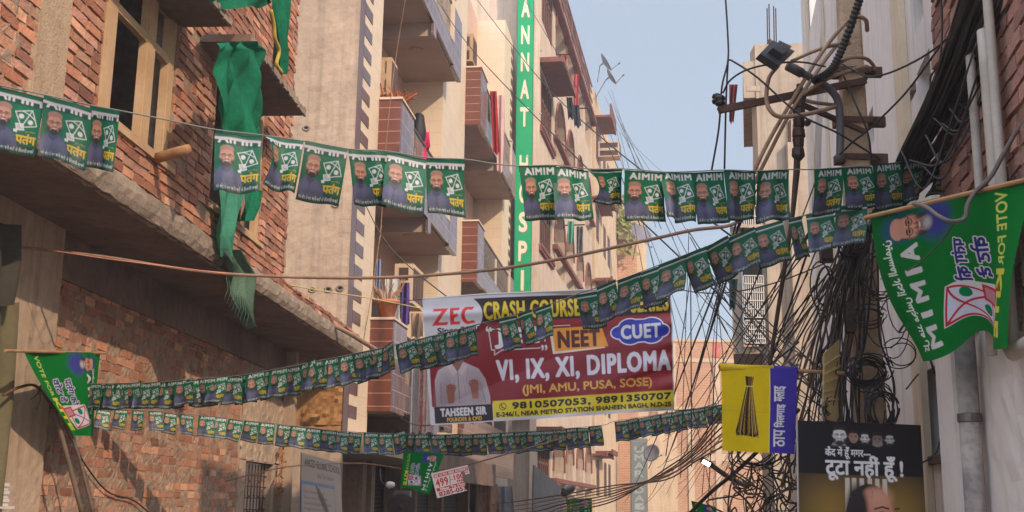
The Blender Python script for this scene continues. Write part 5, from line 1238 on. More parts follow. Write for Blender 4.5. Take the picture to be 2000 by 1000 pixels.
PLW = [([(1416, -20, 7.5), (1421, 60, 7.45), (1422, 117, 7.4), (1410, 170, 7.35), (1404, 250, 7.4), (1390, 332, 7.5)], 'black wire dropping past the arm insulator, left one'), ([(1422, 117, 7.4), (1418, 200, 7.4), (1415, 330, 7.6)], 'black wire dropping straight past the arm insulator'),
 ([(1422, 117, 7.4), (1432, 120, 7.3), (1480, 152, 7.2), (1560, 222, 7.1), (1640, 262, 7.1), (1720, 312, 7.2)], 'black wire curving from the free end of the arm down across the pole'), ([(1412, 182, 7.3), (1425, 158, 7.25), (1455, 138, 7.2), (1500, 126, 7.15), (1560, 121, 7.15), (1612, 130, 7.2)], 'black wire arching from arm insulator over the lamp'),
 ([(1632, 118, 7.2), (1665, 136, 7.1), (1700, 150, 7.0), (1760, 133, 6.7), (1840, 84, 6.3), (1925, -10, 5.9)], 'grey wire swinging from the pole clamp up to the top right'), ([(1640, 302, 7.25), (1668, 275, 7.1), (1700, 250, 7.0), (1770, 180, 6.7), (1835, 92, 6.4), (1880, 40, 6.1)], 'black wire looping low right of the pole up to the brick corner'),
 ([(1640, 130, 7.3), (1672, 205, 7.2), (1695, 260, 7.2), (1702, 310, 7.25)], 'black wire slanting down the front of the pole'), ([(1838, -10, 6.2), (1840, 60, 6.2), (1835, 120, 6.2), (1818, 150, 6.3), (1815, 180, 6.3), (1790, 235, 6.4), (1757, 310, 6.6)], 'black wire hanging down over the white wall beside the thick bundle')]
for pts, lb in PLW: cable('wire', pth(pts), .0065, BLACKW, lb)
r = random.Random(41)
# thick bundle to the upper right
b = MB()
for i in range(80):
    t = i / 79; t2 = min(1, max(0, t + r.uniform(-.12, .12)))
    e = P(1890 + 180 * t, -40 + 130 * t * t + r.uniform(-14, 14), 5.3 - .4 * t); s0 = P(1758 + 105 * t2 + r.uniform(-8, 8), 300 + 22 * r.random(), 6.9); s1 = P(1700 + 20 * r.random(), 415 + 40 * r.random(), 7.35)
    mid = s0.lerp(e, .5) + Vector((r.uniform(-.02, .02), r.uniform(-.05, .05), -.03 - .07 * r.random()))
    b.tube(smooth_path([s1, s0, mid, e], 7), r.uniform(.005, .014), 5)
tag(b.build('cable_bundle', BLACKW, smooth=True), 'thick bundle of black cables sweeping from pole up past the brick wall', 'cables', None, 'stuff')
b = MB()
for i in range(13):
    x = 1790 + 16 * i; y = 250 - 12 * i + r.uniform(-40, 40); b.tube(smooth_path([P(x - 30, y + 60, 6.0), P(x + 10 + r.uniform(-10, 20), y + 85 + r.uniform(-20, 50), 5.8), P(x + 60, y + 10 + r.uniform(-40, 30), 5.7), P(x + 110, y - 130, 5.4)], 7), r.uniform(.004, .008), 5)
tag(b.build('loose_cables', BLACKW, smooth=True), 'loose black cables drooping under the thick bundle against brick', 'cables', None, 'stuff')
cable('hose', pth([(2030, 205, 5.0), (1990, 250, 5.1), (1960, 300, 5.15), (1935, 345, 5.2), (1905, 375, 5.25), (1890, 400, 5.25), (1885, 425, 5.25), (1868, 432, 5.25), (1850, 430, 5.25), (1830, 420, 5.3), (1810, 405, 5.4), (1785, 398, 5.6)]), .011, mat('grey_hose', C(112, 100, 94), var=.2, bump=0), 'grey hose sagging in front of the big green flag')
cable('wire', pth([(1868, 430, 5.25), (1840, 470, 5.4), (1800, 510, 5.7), (1760, 535, 6.2), (1720, 545, 6.8)]), .0035, BROWNW, 'thin brown wire slanting over the big green flag to the pole')
# tangle down the pole
b = MB(); bb = MB()
for i in range(26):
    x0 = 1690 + r.gauss(0, 16); y0 = 425 + r.uniform(-10, 50); w_ = r.choice((-1.6, -1.5, -1.2, -1.8, -.6, 1.3, 1.5)) + r.gauss(0, .25); pts = []
    x1 = 1690 + w_ * 26
    for k in range(7):
        t = k / 6; pts.append(P(x0 + (x1 - x0) * t + r.gauss(0, 6) + 22 * w_ * math.sin(3.1 * t), y0 + t * r.uniform(480, 640), 7.38 - .06 * r.random() - .05 * math.sin(3 * t)))
    (b if r.random() < .45 else bb).tube(smooth_path(pts, 5), r.uniform(.003, .0085), 5)
for i in range(38):
    x0 = 1668 + r.gauss(0, 14); y0 = 430 + r.uniform(0, 60); x1 = r.uniform(1520, 1655); y1 = r.uniform(700, 1040); pts = [P(x0, y0, 7.4)]
    for k in range(1, 6): t = k / 5; pts.append(P(x0 + (x1 - x0) * (t ** .8) + r.gauss(0, 7), y0 + (y1 - y0) * t + r.gauss(0, 6), 7.4 - .1 * t + r.uniform(-.1, .1)))
    (b if r.random() < .5 else bb).tube(smooth_path(pts, 5), r.uniform(.003, .007), 5)
for cx, cy, ra, rb, nn, ti in ((1720, 540, 36, 46, 7, .3), (1692, 725, 38, 26, 14, .1), (1694, 615, 36, 20, 4, 0), (1668, 465, 30, 36, 8, .5), (1620, 800, 16, 18, 8, 0), (1720, 800, 26, 46, 12, .4), (1480, 890, 46, 26, 6, 0), (1606, 560, 18, 46, 3, .2)):
    for k in range(nn):
        a, c, ph, ox, oy = ra * r.uniform(.7, 1.15), rb * r.uniform(.7, 1.15), r.uniform(-ti, ti), r.gauss(0, 4), r.gauss(0, 4); yy = 7.25 if cx > 1500 else 7.9
        b.tube([P(cx + ox + a * math.cos(t) * math.cos(ph) - c * math.sin(t) * math.sin(ph), cy + oy + a * math.cos(t) * math.sin(ph) + c * math.sin(t) * math.cos(ph), yy + .1 * math.cos(t) + r.uniform(-.02, .02)) for t in np.linspace(0, 6.0, 20)], r.uniform(.003, .006), 5)
for cx, cy, ra, rb in ((1755, 690, 34, 30), (1762, 692, 26, 22), (1745, 640, 30, 60), (1730, 600, 46, 80), (1760, 560, 30, 90)):
    b.tube([P(cx + ra * math.cos(t), cy + rb * math.sin(t), 7.25) for t in np.linspace(-2.6, 2.9, 22)], .004, 5)
for i in range(34):
    x0, y0 = r.uniform(1420, 1560), r.uniform(880, 940); pts = [P(x0, y0, 7.9)]
    for k in range(4): pts.append(P(x0 + r.gauss(0, 24) + k * 2, y0 + (k + 1) * r.uniform(20, 45), 7.9 + r.uniform(-.15, .15)))
    (b if r.random() < .35 else bb).tube(smooth_path(pts, 5), r.uniform(.003, .007), 5)
tag(b.build('cable_tangle', BLACKW, smooth=True), 'dense tangle of black cables and coils hanging down the pole', 'cables', None, 'stuff')
tag(bb.build('cable_tangle', BROWNW, smooth=True), 'dusty brown cables mixed through the black tangle on the pole', 'cables', None, 'stuff')
m = MB(); q = P(1662, 620, 7.25); m.box(q.x - .03, q.x + .03, q.y, q.y + .05, q.z - .09, q.z + .1)
for k in range(4): m.box(q.x - .034, q.x + .034, q.y - .006, q.y, q.z - .07 + k * .04, q.z - .045 + k * .04)
tag(m.build('junction_box', METALDK), 'small dark ribbed junction box among the cables on the pole', 'junction box')
m = MB(); q = P(1618, 490, 7.3); m.box(q.x - .045, q.x + .03, q.y, q.y + .06, q.z - .07, q.z + .09); m.box(q.x - .04, q.x + .025, q.y - .008, q.y, q.z - .05, q.z + .06); tag(m.build('meter_box', METALDK), 'dark meter box hanging left of the pole below the flags', 'meter box')
m = MB(); q0, q1 = P(1610, 690, 7.15), P(1640, 662, 7.3); q2, q3 = P(1640, 825, 7.3), P(1607, 818, 7.15)
n_ = Vector((0, .03, 0)); m.hexa([q0, q3, q1, q2, q0 + n_, q3 + n_, q1 + n_, q2 + n_])
for k in range(5): a = q0.lerp(q3, .2 + k * .13); c = q1.lerp(q2, .2 + k * .13); m.bar(a + Vector((0, -.006, 0)), c + Vector((0, -.006, 0)), .008, .012)
tag(m.build('metal_panel', mat('dull_yellow_paint', C(190, 164, 110), rough=.6, var=.15, scale=5)), 'dull yellow louvred metal panel behind the cables left of the pole', 'panel')

# thin wires fanning over the lane
W = []
for i in range(20):
    a = (r.uniform(1440, 1640), r.uniform(330, 470), 7.5); W.append((a, (r.uniform(1200, 1330), r.uniform(840, 1000), r.uniform(30, 56)), r.uniform(.05, .5)) if i % 2 else ((r.uniform(1172, 1215), r.uniform(170, 260), 54), (r.uniform(1230, 1330) if i % 4 else r.uniform(1330, 1440), r.uniform(440, 660), r.uniform(14, 30)), .0))
for i in range(16): W.append(((r.uniform(1560, 1680), r.uniform(460, 560), 7.5), (r.uniform(1290, 1425), r.uniform(880, 1010), r.uniform(18, 40)), r.uniform(.0, .3)))
for i in range(12): W.append(((r.uniform(1330, 1440), r.uniform(440, 640), r.uniform(9, 12)), (r.uniform(1560, 1670), r.uniform(700, 900), 7.5), r.uniform(.0, .15)))
for i in range(8): W.append(((r.uniform(1290, 1420), r.uniform(440, 560), r.uniform(12, 20)), (r.uniform(1300, 1440), r.uniform(860, 1000), r.uniform(12, 16)), 0.))
for a, c, s_ in W:
    m = MB(); m.tube(sag(P(*a), P(*c), s_, 16), r.uniform(.003, .0055) * (1 + .03 * max(a[2], c[2]) * .5), 4)
    tag(m.build('wire', BLACKW), 'thin black wire among many fanning out from the pole over the lane', 'wire', 'thin wires fanning over the lane')
for i, (pts, lb) in enumerate([([(924, -10, 26), (1052, 152, 20), (1188, 280, 14), (1440, 470, 8)], 'dark wire slanting down across the hospital sign, upper of two'), ([(846, -10, 24), (925, 100, 19), (1140, 322, 13), (1420, 590, 8.5)], 'dark wire slanting down across the hospital sign, lower of two'),
  ([(1022, -5, 30), (1080, 90, 24), (1180, 270, 18), (1250, 440, 14)], 'dark wire slanting steeply along the hospital arches'), ([(690, 350, 16), (760, 480, 15), (900, 600, 13), (1000, 660, 12)], 'thin wire slanting from the zigzag pilaster behind the banner')]):
    cable('wire', pth(pts), .0075, BLACKW if i < 3 else BROWNW, lb)
cable('cord', pth([(793, -10, 20), (775, 100, 20.5), (757, 250, 20.5), (745, 430, 20.8), (742, 470, 20.8)]), .008, CONDUIT, 'pale cord hanging straight down in front of the tiled balconies')
cable('cord', pth([(745, 440, 20.6), (728, 560, 20.6), (706, 690, 20.4), (700, 740, 20.2)]), .008, CONDUIT, 'pale cord slanting down beside the flower pot balcony')
cable('cord', pth([(545, 553, 14.2), (640, 570, 15.5), (720, 582, 17), (830, 604, 17)]), .009, mat('yellow_cord', C(190, 170, 110), var=.1, bump=0), 'thin yellow cord tied from brick house to the banner')
cable('conduit', pth([(652, 636, 17), (680, 650, 17.2), (736, 684, 18)]), .035, CONDUIT, 'short pale conduit sticking out over the slab corner')
for i in range(7):
    y0 = 960 + i * 7; pts = [(960 + 6 * i, y0 + 26, 26), (1020 + 8 * i, y0 + 18, 14), (1100, y0 + 6 - i, 12), (1200, y0 - 12 - 2 * i, 11.4), (1300, 935 - 3 * i + r.uniform(-4, 4), 10.6), (1360, 900 - 5 * i, 9.8), (1420, 868 - 14 * i, 8.8), (1560, 800 - 22 * i, 7.6)]
    cable('cable', pth(pts), .0065, CONDUIT if i % 3 else BROWNW, 'dusty tan cable swept low from the shop front to the pole', 'tan cables swept to the pole')
cable('cable', pth([(440, 940, 15), (560, 912, 15), (700, 905, 15.5), (800, 917, 14.5), (880, 915, 13.5), (1000, 884, 12.8), (1120, 850, 12)]), .008, CONDUIT, 'tan cable sagging behind the placard under the low flags')
cable('cable', pth([(1340, 1010, 9), (1390, 960, 8.6), (1450, 910, 8.2), (1560, 800, 7.6)]), .014, BLACKW, 'thick black cable slanting up from the bottom edge to the pole')
cable('cable', pth([(1755, 650, 7.2), (1775, 620, 7.2), (1790, 600, 7.3), (1816, 700, 7.6), (1840, 750, 7.6), (1900, 790, 7.3), (1918, 850, 7.2), (1925, 1020, 7.1)]), .008, BLACKW, 'black cable drooping from the big flag to the grey soil pipe')
cable('cable', pth([(1800, 905, 7.9), (1830, 880, 7.9), (1848, 800, 8.0), (1860, 770, 8.0)]), .006, BLACKW, 'black wire curving over the low barred window')
cable('cable', pth([(1770, 760, 8.0), (1800, 725, 8.1), (1850, 690, 8), (1890, 650, 7.6)]), .006, BROWNW, 'brown wire rising over the top of the low barred window')

# ------------------------------------------------------------------ dishes, air conditioners, lamps
DISH = mat('grey_dish_paint', C(120, 116, 122), rough=.5, var=.15, scale=5, bump=.05)
def dish(px, py, Y, R, axis, label, foot, mesh=False, lnb=None):
    c = P(px, py, Y); ax = Vector(axis).normalized(); t = thing('satellite_dish', label, 'satellite dish', c)
    m = MB(); pr = [(R * k / 6, .28 * R * (k / 6) ** 2) for k in range(1, 7)]; pr += [(R, .28 * R + .012)] + [(R * k / 6, .28 * R * (k / 6) ** 2 + .012) for k in range(5, 0, -1)]
    m.lathe(c, pr, 22, axis=ax); m.build('reflector', DISH, t, smooth=True)
    f = P(*foot); m = MB(); m.tube([c - ax * .02, c - ax * .22 * R * 2, f], .03, 6); m.tube([c - ax * .2 * R * 2, c - ax * .02 + Vector((0, 0, .2 * R))], .02, 5); m.build('mount', STEEL, t)
    l = P(*lnb) if lnb else c + ax * R * 1.1; dn = (Vector((0, 0, -1)) - ax * Vector((0, 0, -1)).dot(ax)).normalized()
    m = MB(); m.tube([c + dn * R * .95 + ax * .25 * R, l], .02, 5); m.lathe(l, [(.03, -.06), (.05, -.03), (.05, .05), (.03, .08)], 8, axis=ax); m.build('receiver_arm', STEEL, t)
dish(1179, 124, 62, .58, (.80, -.12, .48), 'grey satellite dish on the hospital roof edge, upper of two', (1167, 160, 62), lnb=(1209, 124, 61.8))
dish(1190, 152, 61.5, .52, (.80, -.12, .48), 'grey satellite dish on the hospital roof edge, lower of two', (1165, 188, 61.5), lnb=(1217, 147, 61.3))
dish(1250, 460, 70, .74, (.45, -.75, .45), 'large round grey dish beside the brick stair tower', (1236, 508, 75), lnb=(1272, 483, 69.5))
dish(1275, 886, 68, .52, (-.55, -.8, .25), 'dark tilted dish by the vertical grey sign at lane end', (1267, 915, 70), lnb=(1292, 889, 67.5))
dish(1506, 92, 24.6, .13, (-.3, -.8, .5), 'little dish on the roof of the stained concrete building', (1506, 108, 24.6))
def ac_box(fr, u0, u1, o0, o1, z0, z1, label, fan=False, name='air_conditioner', m_=None):
    t = thing(name, label, 'air conditioner', fr.w((u0 + u1) / 2, o0, z0)); m = MB(fr)
    m.box(u0, u1, o0, o1, z0, z1); m.build('casing', m_ or CREAMP, t); m = MB(fr)
    if fan:
        m.lathe(Vector(((u0 + u1) / 2, o1 + .001, (z0 + z1) / 2)), [((z1 - z0) * .4, 0), ((z1 - z0) * .42, .012), ((z1 - z0) * .38, .014), ((z1 - z0) * .08, .013), (.02, .03)], 20, axis=Vector((0, 1, 0)))
    else:
        for k in range(4): u = u0 + (u1 - u0) * (k + .12) / 4; m.box(u, u + (u1 - u0) * .19, o1 + .001, o1 + .012, z0 + .1 * (z1 - z0), z0 + .9 * (z1 - z0))
        for k in range(2): z = z0 + (z1 - z0) * (k + .15) / 2; m.box(u0 - .012, u0 - .001, o0 + .1, o1 - .1, z, z + (z1 - z0) * .32)
    m.build('fan_grille' if fan else 'vents', METALDK if fan else BRB, t)
u = uh(1172, 270, .4); za, zb3 = HD.Z(1172, 258, .4), HD.Z(1172, 288, .4)
ac_box(HD, n0 + 2.0, n0 + 2.9, .13, 1.35, zb3, za, 'cream window air conditioner jutting from the wall below the far awning')
bu = MD.U(806, 560, .1); ac_box(MD, bu, bu + 1.1, -.3, .1, MD.Z(815, 600, .1), MD.Z(815, 522, .1), 'beige air conditioner on the flower pot balcony above the banner')
bu = P1e + .35; ac_box(MD, bu, bu + .5, -.1, .12, MD.Z(752, 170, .1), MD.Z(752, 92, .1), 'framed air cooler leaning in the upper near balcony', False, 'air_cooler', WOODPALE)
bu = P2e + .35; ac_box(MD, bu, bu + .7, -.2, .12, MD.Z(920, 115, .1), MD.Z(920, 58, .1), 'framed air cooler in the upper far balcony', False, 'air_cooler', WOODPALE)
FQ = front_frame(22); ac_box(FQ, FQ.U(768, 980), FQ.U(800, 980), -.4, 0, FQ.Z(785, 1025), FQ.Z(785, 958), 'grey outdoor condenser unit with round fan under the canopy', True, 'condenser_unit', STEEL)
lt = thing('street_lamp', 'small lit street lamp on a dark arm near the lane end', 'street lamp', P(1420, 932, 11))
m = MB(); m.tube([P(1386, 906, 11), P(1425, 934, 11), P(1460, 950, 10.6)], .025, 6); m.build('arm', METALDK, lt)
m = MB(); q = P(1380, 903, 10.95); m.bar(P(1372, 899, 10.95), P(1389, 908, 11), .07, .035); m.build('housing', METALDK, lt)
em = bpy.data.materials.new('lit_lamp_lens'); em.use_nodes = True; pb = em.node_tree.nodes['Principled BSDF']; pb.inputs['Base Color'].default_value = (.9, .9, .9, 1); pb.inputs['Emission Color'].default_value = (1, .97, .9, 1); pb.inputs['Emission Strength'].default_value = 6
m = MB(); m.bar(P(1373, 901, 10.92), P(1386, 908, 10.92), .05, .03); m.build('lens', em, lt)
bt = thing('light_bulb', 'bare white bulb on a curved bracket under the canopy', 'light bulb', P(762, 947, 19)); q = P(764, 947, 19); m = MB(); m.lathe(q, [(.01, -.09), (.045, -.07), (.06, -.03), (.05, .02), (.025, .06)], 12, axis=Vector((1, 0, .1))); m.build('glass', WHITEP, bt, smooth=True)
m = MB(); m.tube(smooth_path([q - Vector((.06, 0, 0)), q + Vector((-.16, 0, .06)), q + Vector((-.2, .1, .25))]), .012, 6); m.build('bracket', METALDK, bt)
cm = thing('security_camera', 'small grey security camera on the tan cables at the bottom', 'camera', P(1105, 962, 12)); q = P(1105, 962, 13); m = MB(); m.lathe(q, [(.015, -.07), (.036, -.06), (.036, .04), (.02, .06)], 12, axis=Vector((-.7, -.6, -.3))); m.build('body', METALDK, cm, smooth=True)
m = MB(); m.lathe(q + Vector((.02, .02, .03)), [(.045, -.07), (.047, .04), (.04, .06)], 12, axis=Vector((-.7, -.6, -.3))); m.tube([q, q + Vector((.02, .05, -.12))], .012, 6); m.build('hood', STEEL, cm)

# ------------------------------------------------------------------ washing, pot, people
def hang_cloth(px0, px1, y0, y1, Y, m_, label, fold=.04, skew=0, group='washing hung on the balconies', name='washing', taper=0, cat='washing'):
    w_ = px1 - px0; f = r.uniform(0, 6)
    b = MB(); b.grid(16, 18, lambda u, v: P(px0 + w_ * (u * (1 - taper * v) + taper * v * .5) + skew * v, y0 + (y1 - y0) * v + 3 * math.sin(9 * u + f) * v, Y + fold * math.sin(11 * u + f + 2 * v)))
    return tag(b.build(name, m_, smooth=True), label, cat, group)
def cm_(n, *c, v=.15, c2=None): return mat(n, C(*c), var=v, scale=5, bump=.15, rough=.9, col2=c2, trans=.12)
hang_cloth(957, 970, 178, 300, 32, cm_('red_sari', 176, 44, 44, v=.3), 'red patterned sari edge hanging from the upper far balcony', skew=6)
hang_cloth(966, 986, 186, 335, 32.1, cm_('pale_pink_sari', 214, 176, 168), 'pale pink sari length hanging beside the red one', skew=2, taper=.3)
hang_cloth(752, 781, 545, 626, 22.3, cm_('white_shirt', 214, 208, 200), 'white embroidered shirt hanging behind the flower pot', name='shirt')
hang_cloth(776, 790, 556, 622, 22.5, cm_('beige_shirt', 168, 142, 124), 'beige shirt hanging between white shirt and purple cloth', name='shirt')
hang_cloth(783, 800, 552, 636, 22.4, cm_('purple_cloth_wash', 98, 74, 138), 'purple cloth hanging on the flower pot balcony', .06)
hang_cloth(735, 744, 506, 566, 21.6, cm_('blue_print', 160, 170, 206, v=.3), 'pale blue printed cloth beside the pilaster above the pot')
hang_cloth(803, 826, 612, 660, 24, cm_('beige_cover', 190, 160, 132), 'beige cover draped behind the banner edge', .08)
hang_cloth(800, 818, 720, 846, 22.6, cm_('grey_white_sari', 200, 190, 186), 'grey white sari length hanging left of the banner', .05)
hang_cloth(816, 832, 715, 845, 22.5, cm_('red_pattern_sari', 186, 110, 96, v=.45, c2=(.62, .5, .45, 1)), 'red patterned sari length hanging left of the banner', .05)
hang_cloth(830, 858, 705, 846, 22.7, cm_('cream_sari', 206, 186, 178), 'cream sari length hanging behind the banner edge', .05)
hang_cloth(1090, 1107, 108, 164, 44.8, cm_('red_wash', 164, 46, 44, v=.3), 'red cloth hanging from a rod at the upper hospital arches', .1)
hang_cloth(1120, 1130, 145, 214, 47.6, cm_('pink_wash_cloth', 218, 100, 104), 'long pink cloth hanging by the second upper arch', .08)
hang_cloth(1106, 1118, 190, 232, 45.9, cm_('black_wash', 44, 42, 50), 'dark shirt hanging below the red cloth on the hospital', .08, skew=4)
hang_cloth(1118, 1131, 205, 248, 46.5, cm_('navy_wash', 54, 54, 72), 'navy cloth hanging below the pink cloth on the hospital', .08, skew=4)
hang_cloth(1109, 1121, 432, 475, 46.5, cm_('teal_wash', 96, 168, 140), 'teal cloth hanging below the big flags on the hospital', .08)
hang_cloth(1126, 1139, 442, 500, 47.6, cm_('white_black_wash', 150, 140, 140, v=.45), 'white and black clothes hanging beside the teal cloth', .1)
for (x0, x1, y, Y, lb) in ((1086, 1113, 107, 44.7, 'clothes rod with the red cloth on the hospital front'), (1128, 1152, 212, 47.5, 'bare clothes rod by the third upper arch of the hospital'), (1104, 1142, 440, 47, 'clothes rod with teal cloth on the hospital front')):
    b = MB(); b.tube([P(x0, y, Y), P(x1, y - 1, Y - .3)], .03, 5); tag(b.build('clothes_rod', METALDK), lb, 'rod', 'clothes rods on the hospital')
hang_cloth(1424, 1441, 165, 240, 24.3, cm_('red_flag_cloth', 128, 56, 54), 'faded red flag hanging at the high concrete balcony', .08, skew=-4, group=None, name='red_flag', taper=.5, cat='flag')
hang_cloth(1424, 1441, 545, 604, 22, cm_('dark_green_rag', 40, 78, 66), 'torn dark green cloth at the edge of the concrete building', .1, skew=-2, group=None, name='rag', taper=.3, cat='cloth')
POTY = 21.6; zp = ZB[0] + 1.66 + .045; c0 = MD.w(P1e + .25, OUT - .2, zp)
pt = thing('flower_pot', 'terracotta flower pot with dry stems on the tiled parapet corner', 'flower pot', c0)
m = MB(); m.lathe(c0, [(.13, 0), (.2, .3), (.235, .3), (.24, .36), (.2, .36), (.19, .32)], 18); m.build('pot', mat('terracotta', C(178, 98, 66), var=.3, scale=6, bump=.2, col2=C(200, 140, 106)), pt, smooth=True)
m = MB()
for i in range(26): a = r.uniform(0, 6.28); l = r.uniform(.2, .5); m.tube([c0 + Vector((.1 * math.cos(a), .1 * math.sin(a), .32)), c0 + Vector((.2 * math.cos(a) * l * 3, .2 * math.sin(a), .32 + l * .7)), c0 + Vector((.3 * math.cos(a), .3 * math.sin(a), .32 + l))], .008, 4)
m.build('stems', BAMBOO, pt)
c1 = MD.w(P1e + .25, OUT - .22, ZB[1] + 1.66 + .045); pt = thing('dried_plants', 'orange dried plants lying along the upper tiled parapet', 'plant', c1); m = MB()
for i in range(34): a = r.uniform(0, 6.28); x = r.uniform(-.2, .25); p0 = c1 + Vector((x, r.uniform(-.1, .5), 0)); m.tube([p0, p0 + Vector((.12 * math.cos(a), .1 * math.sin(a), r.uniform(.08, .2))), p0 + Vector((.3 * math.cos(a), .2 * math.sin(a), r.uniform(.05, .3)))], .014, 4)
m.build('stalks', mat('orange_stalk', C(190, 104, 58), var=.3), pt)

def person(base, yaw, label, hairlong, top, legc, arms):
    t = thing('person', label, 'person', base); Rz = Matrix.Rotation(yaw, 3, 'Z')
    J = [(0, 0, .93, .145), (0, 0, 1.08, .12), (0, .01, 1.25, .135), (0, 0, 1.38, .1), (0, 0, 1.46, .052), (0, -.02, 1.53, .075), (0, -.025, 1.6, .092), (0, -.01, 1.68, .07)]
    E_ = [(i, i + 1) for i in range(7)]
    def limb(at, pts):
        prev = at
        for q in pts: J.append(q); E_.append((prev, len(J) - 1)); prev = len(J) - 1
        return prev
    for s in (-1, 1):
        h_ = limb(3, [(s * .15, 0, 1.36, .055)] + [(s * a, b, c, d) for a, b, c, d in arms]); hx, hy, hz, _ = J[h_]
        for k in range(4): limb(h_, [(hx + s * (-.02 + .014 * k), hy - .05, hz - .02, .011), (hx + s * (-.024 + .017 * k), hy - .085 - .004 * (k % 2), hz - .045, .008)])
        limb(h_, [(hx - s * .035, hy - .03, hz - .005, .012), (hx - s * .05, hy - .055, hz - .02, .009)])
        limb(0, [(s * .09, 0, .86, .09), (s * .1, -.01, .5, .06), (s * .1, .01, .1, .042), (s * .1, -.03, .05, .04), (s * .11, -.16, .035, .03)])
    me = bpy.data.meshes.new('body'); me.from_pydata([Rz @ Vector(j[:3]) for j in J], E_, [])
    ob = bpy.data.objects.new('body', me); COL.objects.link(ob); ob.modifiers.new('s', 'SKIN'); ss = ob.modifiers.new('d', 'SUBSURF'); ss.levels = ss.render_levels = 1
    for i, v in enumerate(me.skin_vertices[0].data): v.radius = (J[i][3], J[i][3] * (.8 if i < 4 else 1)); v.use_root = i == 0
    ev = bpy.data.meshes.new_from_object(ob.evaluated_get(bpy.context.evaluated_depsgraph_get())); ob.modifiers.clear(); ob.data = ev
    ev.materials.clear(); ev.materials.append(mat('brown_skin', C(150, 104, 82), var=.08, bump=0, rough=.6)); ev.polygons.foreach_set('use_smooth', [True] * len(ev.polygons)); ob.parent = t; BASE[ob.name] = BASE[t.name]
    B0_ = Vector(base)
    def shell(name, rings, m_, n=18, fold=0):
        m = MB(); vs = []
        for (cx, cy, z, rx, ry) in rings:
            for a in range(n): an = 6.2832 * a / n; f = 1 + fold * math.sin(an * 6 + z * 4); vs.append(B0_ + Rz @ Vector((cx + rx * f * math.cos(an), cy + ry * f * math.sin(an), z)))
        m.add(vs, [(i * n + a, i * n + (a + 1) % n, (i + 1) * n + (a + 1) % n, (i + 1) * n + a) for i in range(len(rings) - 1) for a in range(n)]); m.build(name, m_, t, smooth=True)
    shell('top', [(0, 0, .7, .2, .15), (0, 0, .9, .19, .145), (0, 0, 1.08, .155, .125), (0, 0, 1.25, .175, .135), (0, 0, 1.36, .185, .11), (0, 0, 1.42, .09, .075), (0, 0, 1.45, .065, .06)], top, fold=.03)
    m = MB()
    for s in (-1, 1):
        a = B0_ + Rz @ Vector((s * .14, 0, 1.37)); c = B0_ + Rz @ Vector((s * arms[0][0], arms[0][1], arms[0][2])); m.tube([a, a.lerp(c, .5), c, c.lerp(B0_ + Rz @ Vector((s * arms[1][0], arms[1][1], arms[1][2])), .3)], [.078, .07, .06, .058], 12)
    m.build('sleeves', top, t, smooth=True)
    m = MB()
    for s in (-1, 1): m.tube([B0_ + Rz @ Vector((s * .08, 0, .9)), B0_ + Rz @ Vector((s * .1, -.01, .5)), B0_ + Rz @ Vector((s * .1, .01, .1))], [.11, .085, .07], 12)
    m.build('trousers', legc, t, smooth=True)
    hr = [(0, 0, 1.745, .02, .02), (0, .0, 1.735, .06, .06), (0, .005, 1.70, .094, .1), (0, .02, 1.64, .106, .1), (0, .035, 1.58, .108, .09)]
    if hairlong: hr += [(0, .06, 1.5, .115, .075), (0, .09, 1.38, .125, .06), (0, .1, 1.26, .12, .05), (0, .1, 1.16, .1, .035), (0, .1, 1.1, .05, .02)]
    else: hr += [(0, .05, 1.55, .08, .06)]
    shell('hair', hr, mat('black_hair', C(34, 26, 24), var=.2, scale=20, bump=.3, rough=.55), fold=.02)
    m = MB()
    for s in (-1, 1):
        m.lathe(B0_ + Rz @ Vector((s * .034, -.112, 1.625)), [(.004, -.006), (.012, 0), (.004, .006)], 8, axis=Rz @ Vector((0, -1, 0))); m.tube([B0_ + Rz @ Vector((s * .02, -.114, 1.65)), B0_ + Rz @ Vector((s * .05, -.105, 1.65))], .005, 5)
    m.tube([B0_ + Rz @ Vector((-.025, -.108, 1.555)), B0_ + Rz @ Vector((.025, -.108, 1.555))], .006, 5); m.build('eyes_and_mouth', mat('dark_features', C(60, 34, 32), var=.05, bump=0), t)
    m = MB(); m.lathe(B0_ + Rz @ Vector((0, -.115, 1.595)), [(.006, -.03), (.018, -.01), (.012, .015), (.004, .03)], 8); 
    for s in (-1, 1): m.lathe(B0_ + Rz @ Vector((s * .095, -.01, 1.6)), [(.005, -.03), (.018, 0), (.005, .03)], 8)
    m.build('nose_and_ears', mat('brown_skin', C(150, 104, 82)), t, smooth=True)
    return t
fl = ZB[1] + .345
w1_ = MD.w(MD.U(821, 222, .28), .25, fl)
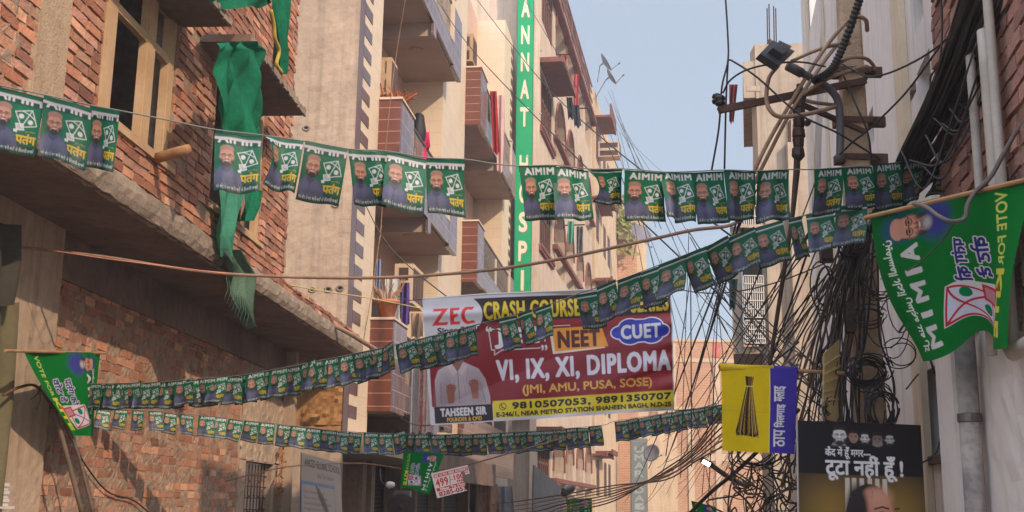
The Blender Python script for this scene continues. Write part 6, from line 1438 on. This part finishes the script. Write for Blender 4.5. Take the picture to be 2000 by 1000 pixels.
pw = person(w1_, math.radians(205), 'woman with long black hair in a pink top at the balcony rail', True, cm_('pink_top', 206, 44, 92), cm_('dark_pink_trousers', 150, 60, 84), [(.21, -.05, 1.12, .042), (.2, -.2, 1.0, .034), (.19, -.27, .98, .03)])
w2_ = MD.w(MD.U(790, 195, .0), -.0, fl)
person(w2_, math.radians(160), 'dark haired person mostly hidden behind the upper tiled parapet', False, cm_('brown_shirt', 96, 72, 62), cm_('grey_trousers', 80, 76, 78), [(.2, .02, 1.12, .045), (.21, -.12, .98, .036), (.2, -.2, .96, .032)])
b = MB(); 
for i in range(5): b.tube([MD.w(P1e + .3 + i * .1, OUT + .012, 7.4 + 1.7), MD.w(P1e + .3 + i * .1, OUT + .012, 7.4 + 1.4 - .2 * (i % 3))], .006, 4)

# rusty shop sign and striped awning cloth at the lower middle
b = MB(HD); qs = [HD.hit(x, y, .7) for x, y in ((1043, 908), (1126, 974), (1126, 1040), (1040, 1040))]; b.prism([(u, z) for u, z in qs], .66, .7)
tag(b.build('shop_sign', mat('rusty_grey_sheet', C(104, 100, 98), rough=.6, var=.3, scale=1.5, bump=.1, col2=C(78, 66, 60), streak=.4)), 'grey rusty sheet metal sign slanting along the hospital foot', 'sign')
hang_cloth(934, 972, 946, 1010, 33, cm_('brown_striped_tarp', 150, 96, 74, v=.4, c2=C(184, 150, 122)), 'brown streaked cloth hanging below the concrete awning', .1, skew=4, group=None)
hang_cloth(968, 1000, 950, 1010, 33.4, cm_('grey_tarp', 140, 136, 136), 'grey cloth hanging right of the brown streaked one', .1, skew=6, group=None)
pw.scale = (1.09, 1.09, 1.09)

# ------------------------------------------------------------------ thin winter haze in the lane
hz_ = MB(); hz_.box(-60, 60, -40, 130, -1.0, 29); hb = hz_.build('haze', [])
hm = bpy.data.materials.new('haze'); hm.use_nodes = True; hn = hm.node_tree.nodes; hn.remove(hn['Principled BSDF'])
pv = hn.new('ShaderNodeVolumePrincipled'); pv.inputs['Color'].default_value = (.86, .88, .92, 1); pv.inputs['Density'].default_value = .0018; pv.inputs['Anisotropy'].default_value = .2
hm.node_tree.links.new(pv.outputs[0], hn['Material Output'].inputs['Volume']); hb.data.materials.append(hm); tag(hb, kind='stuff')
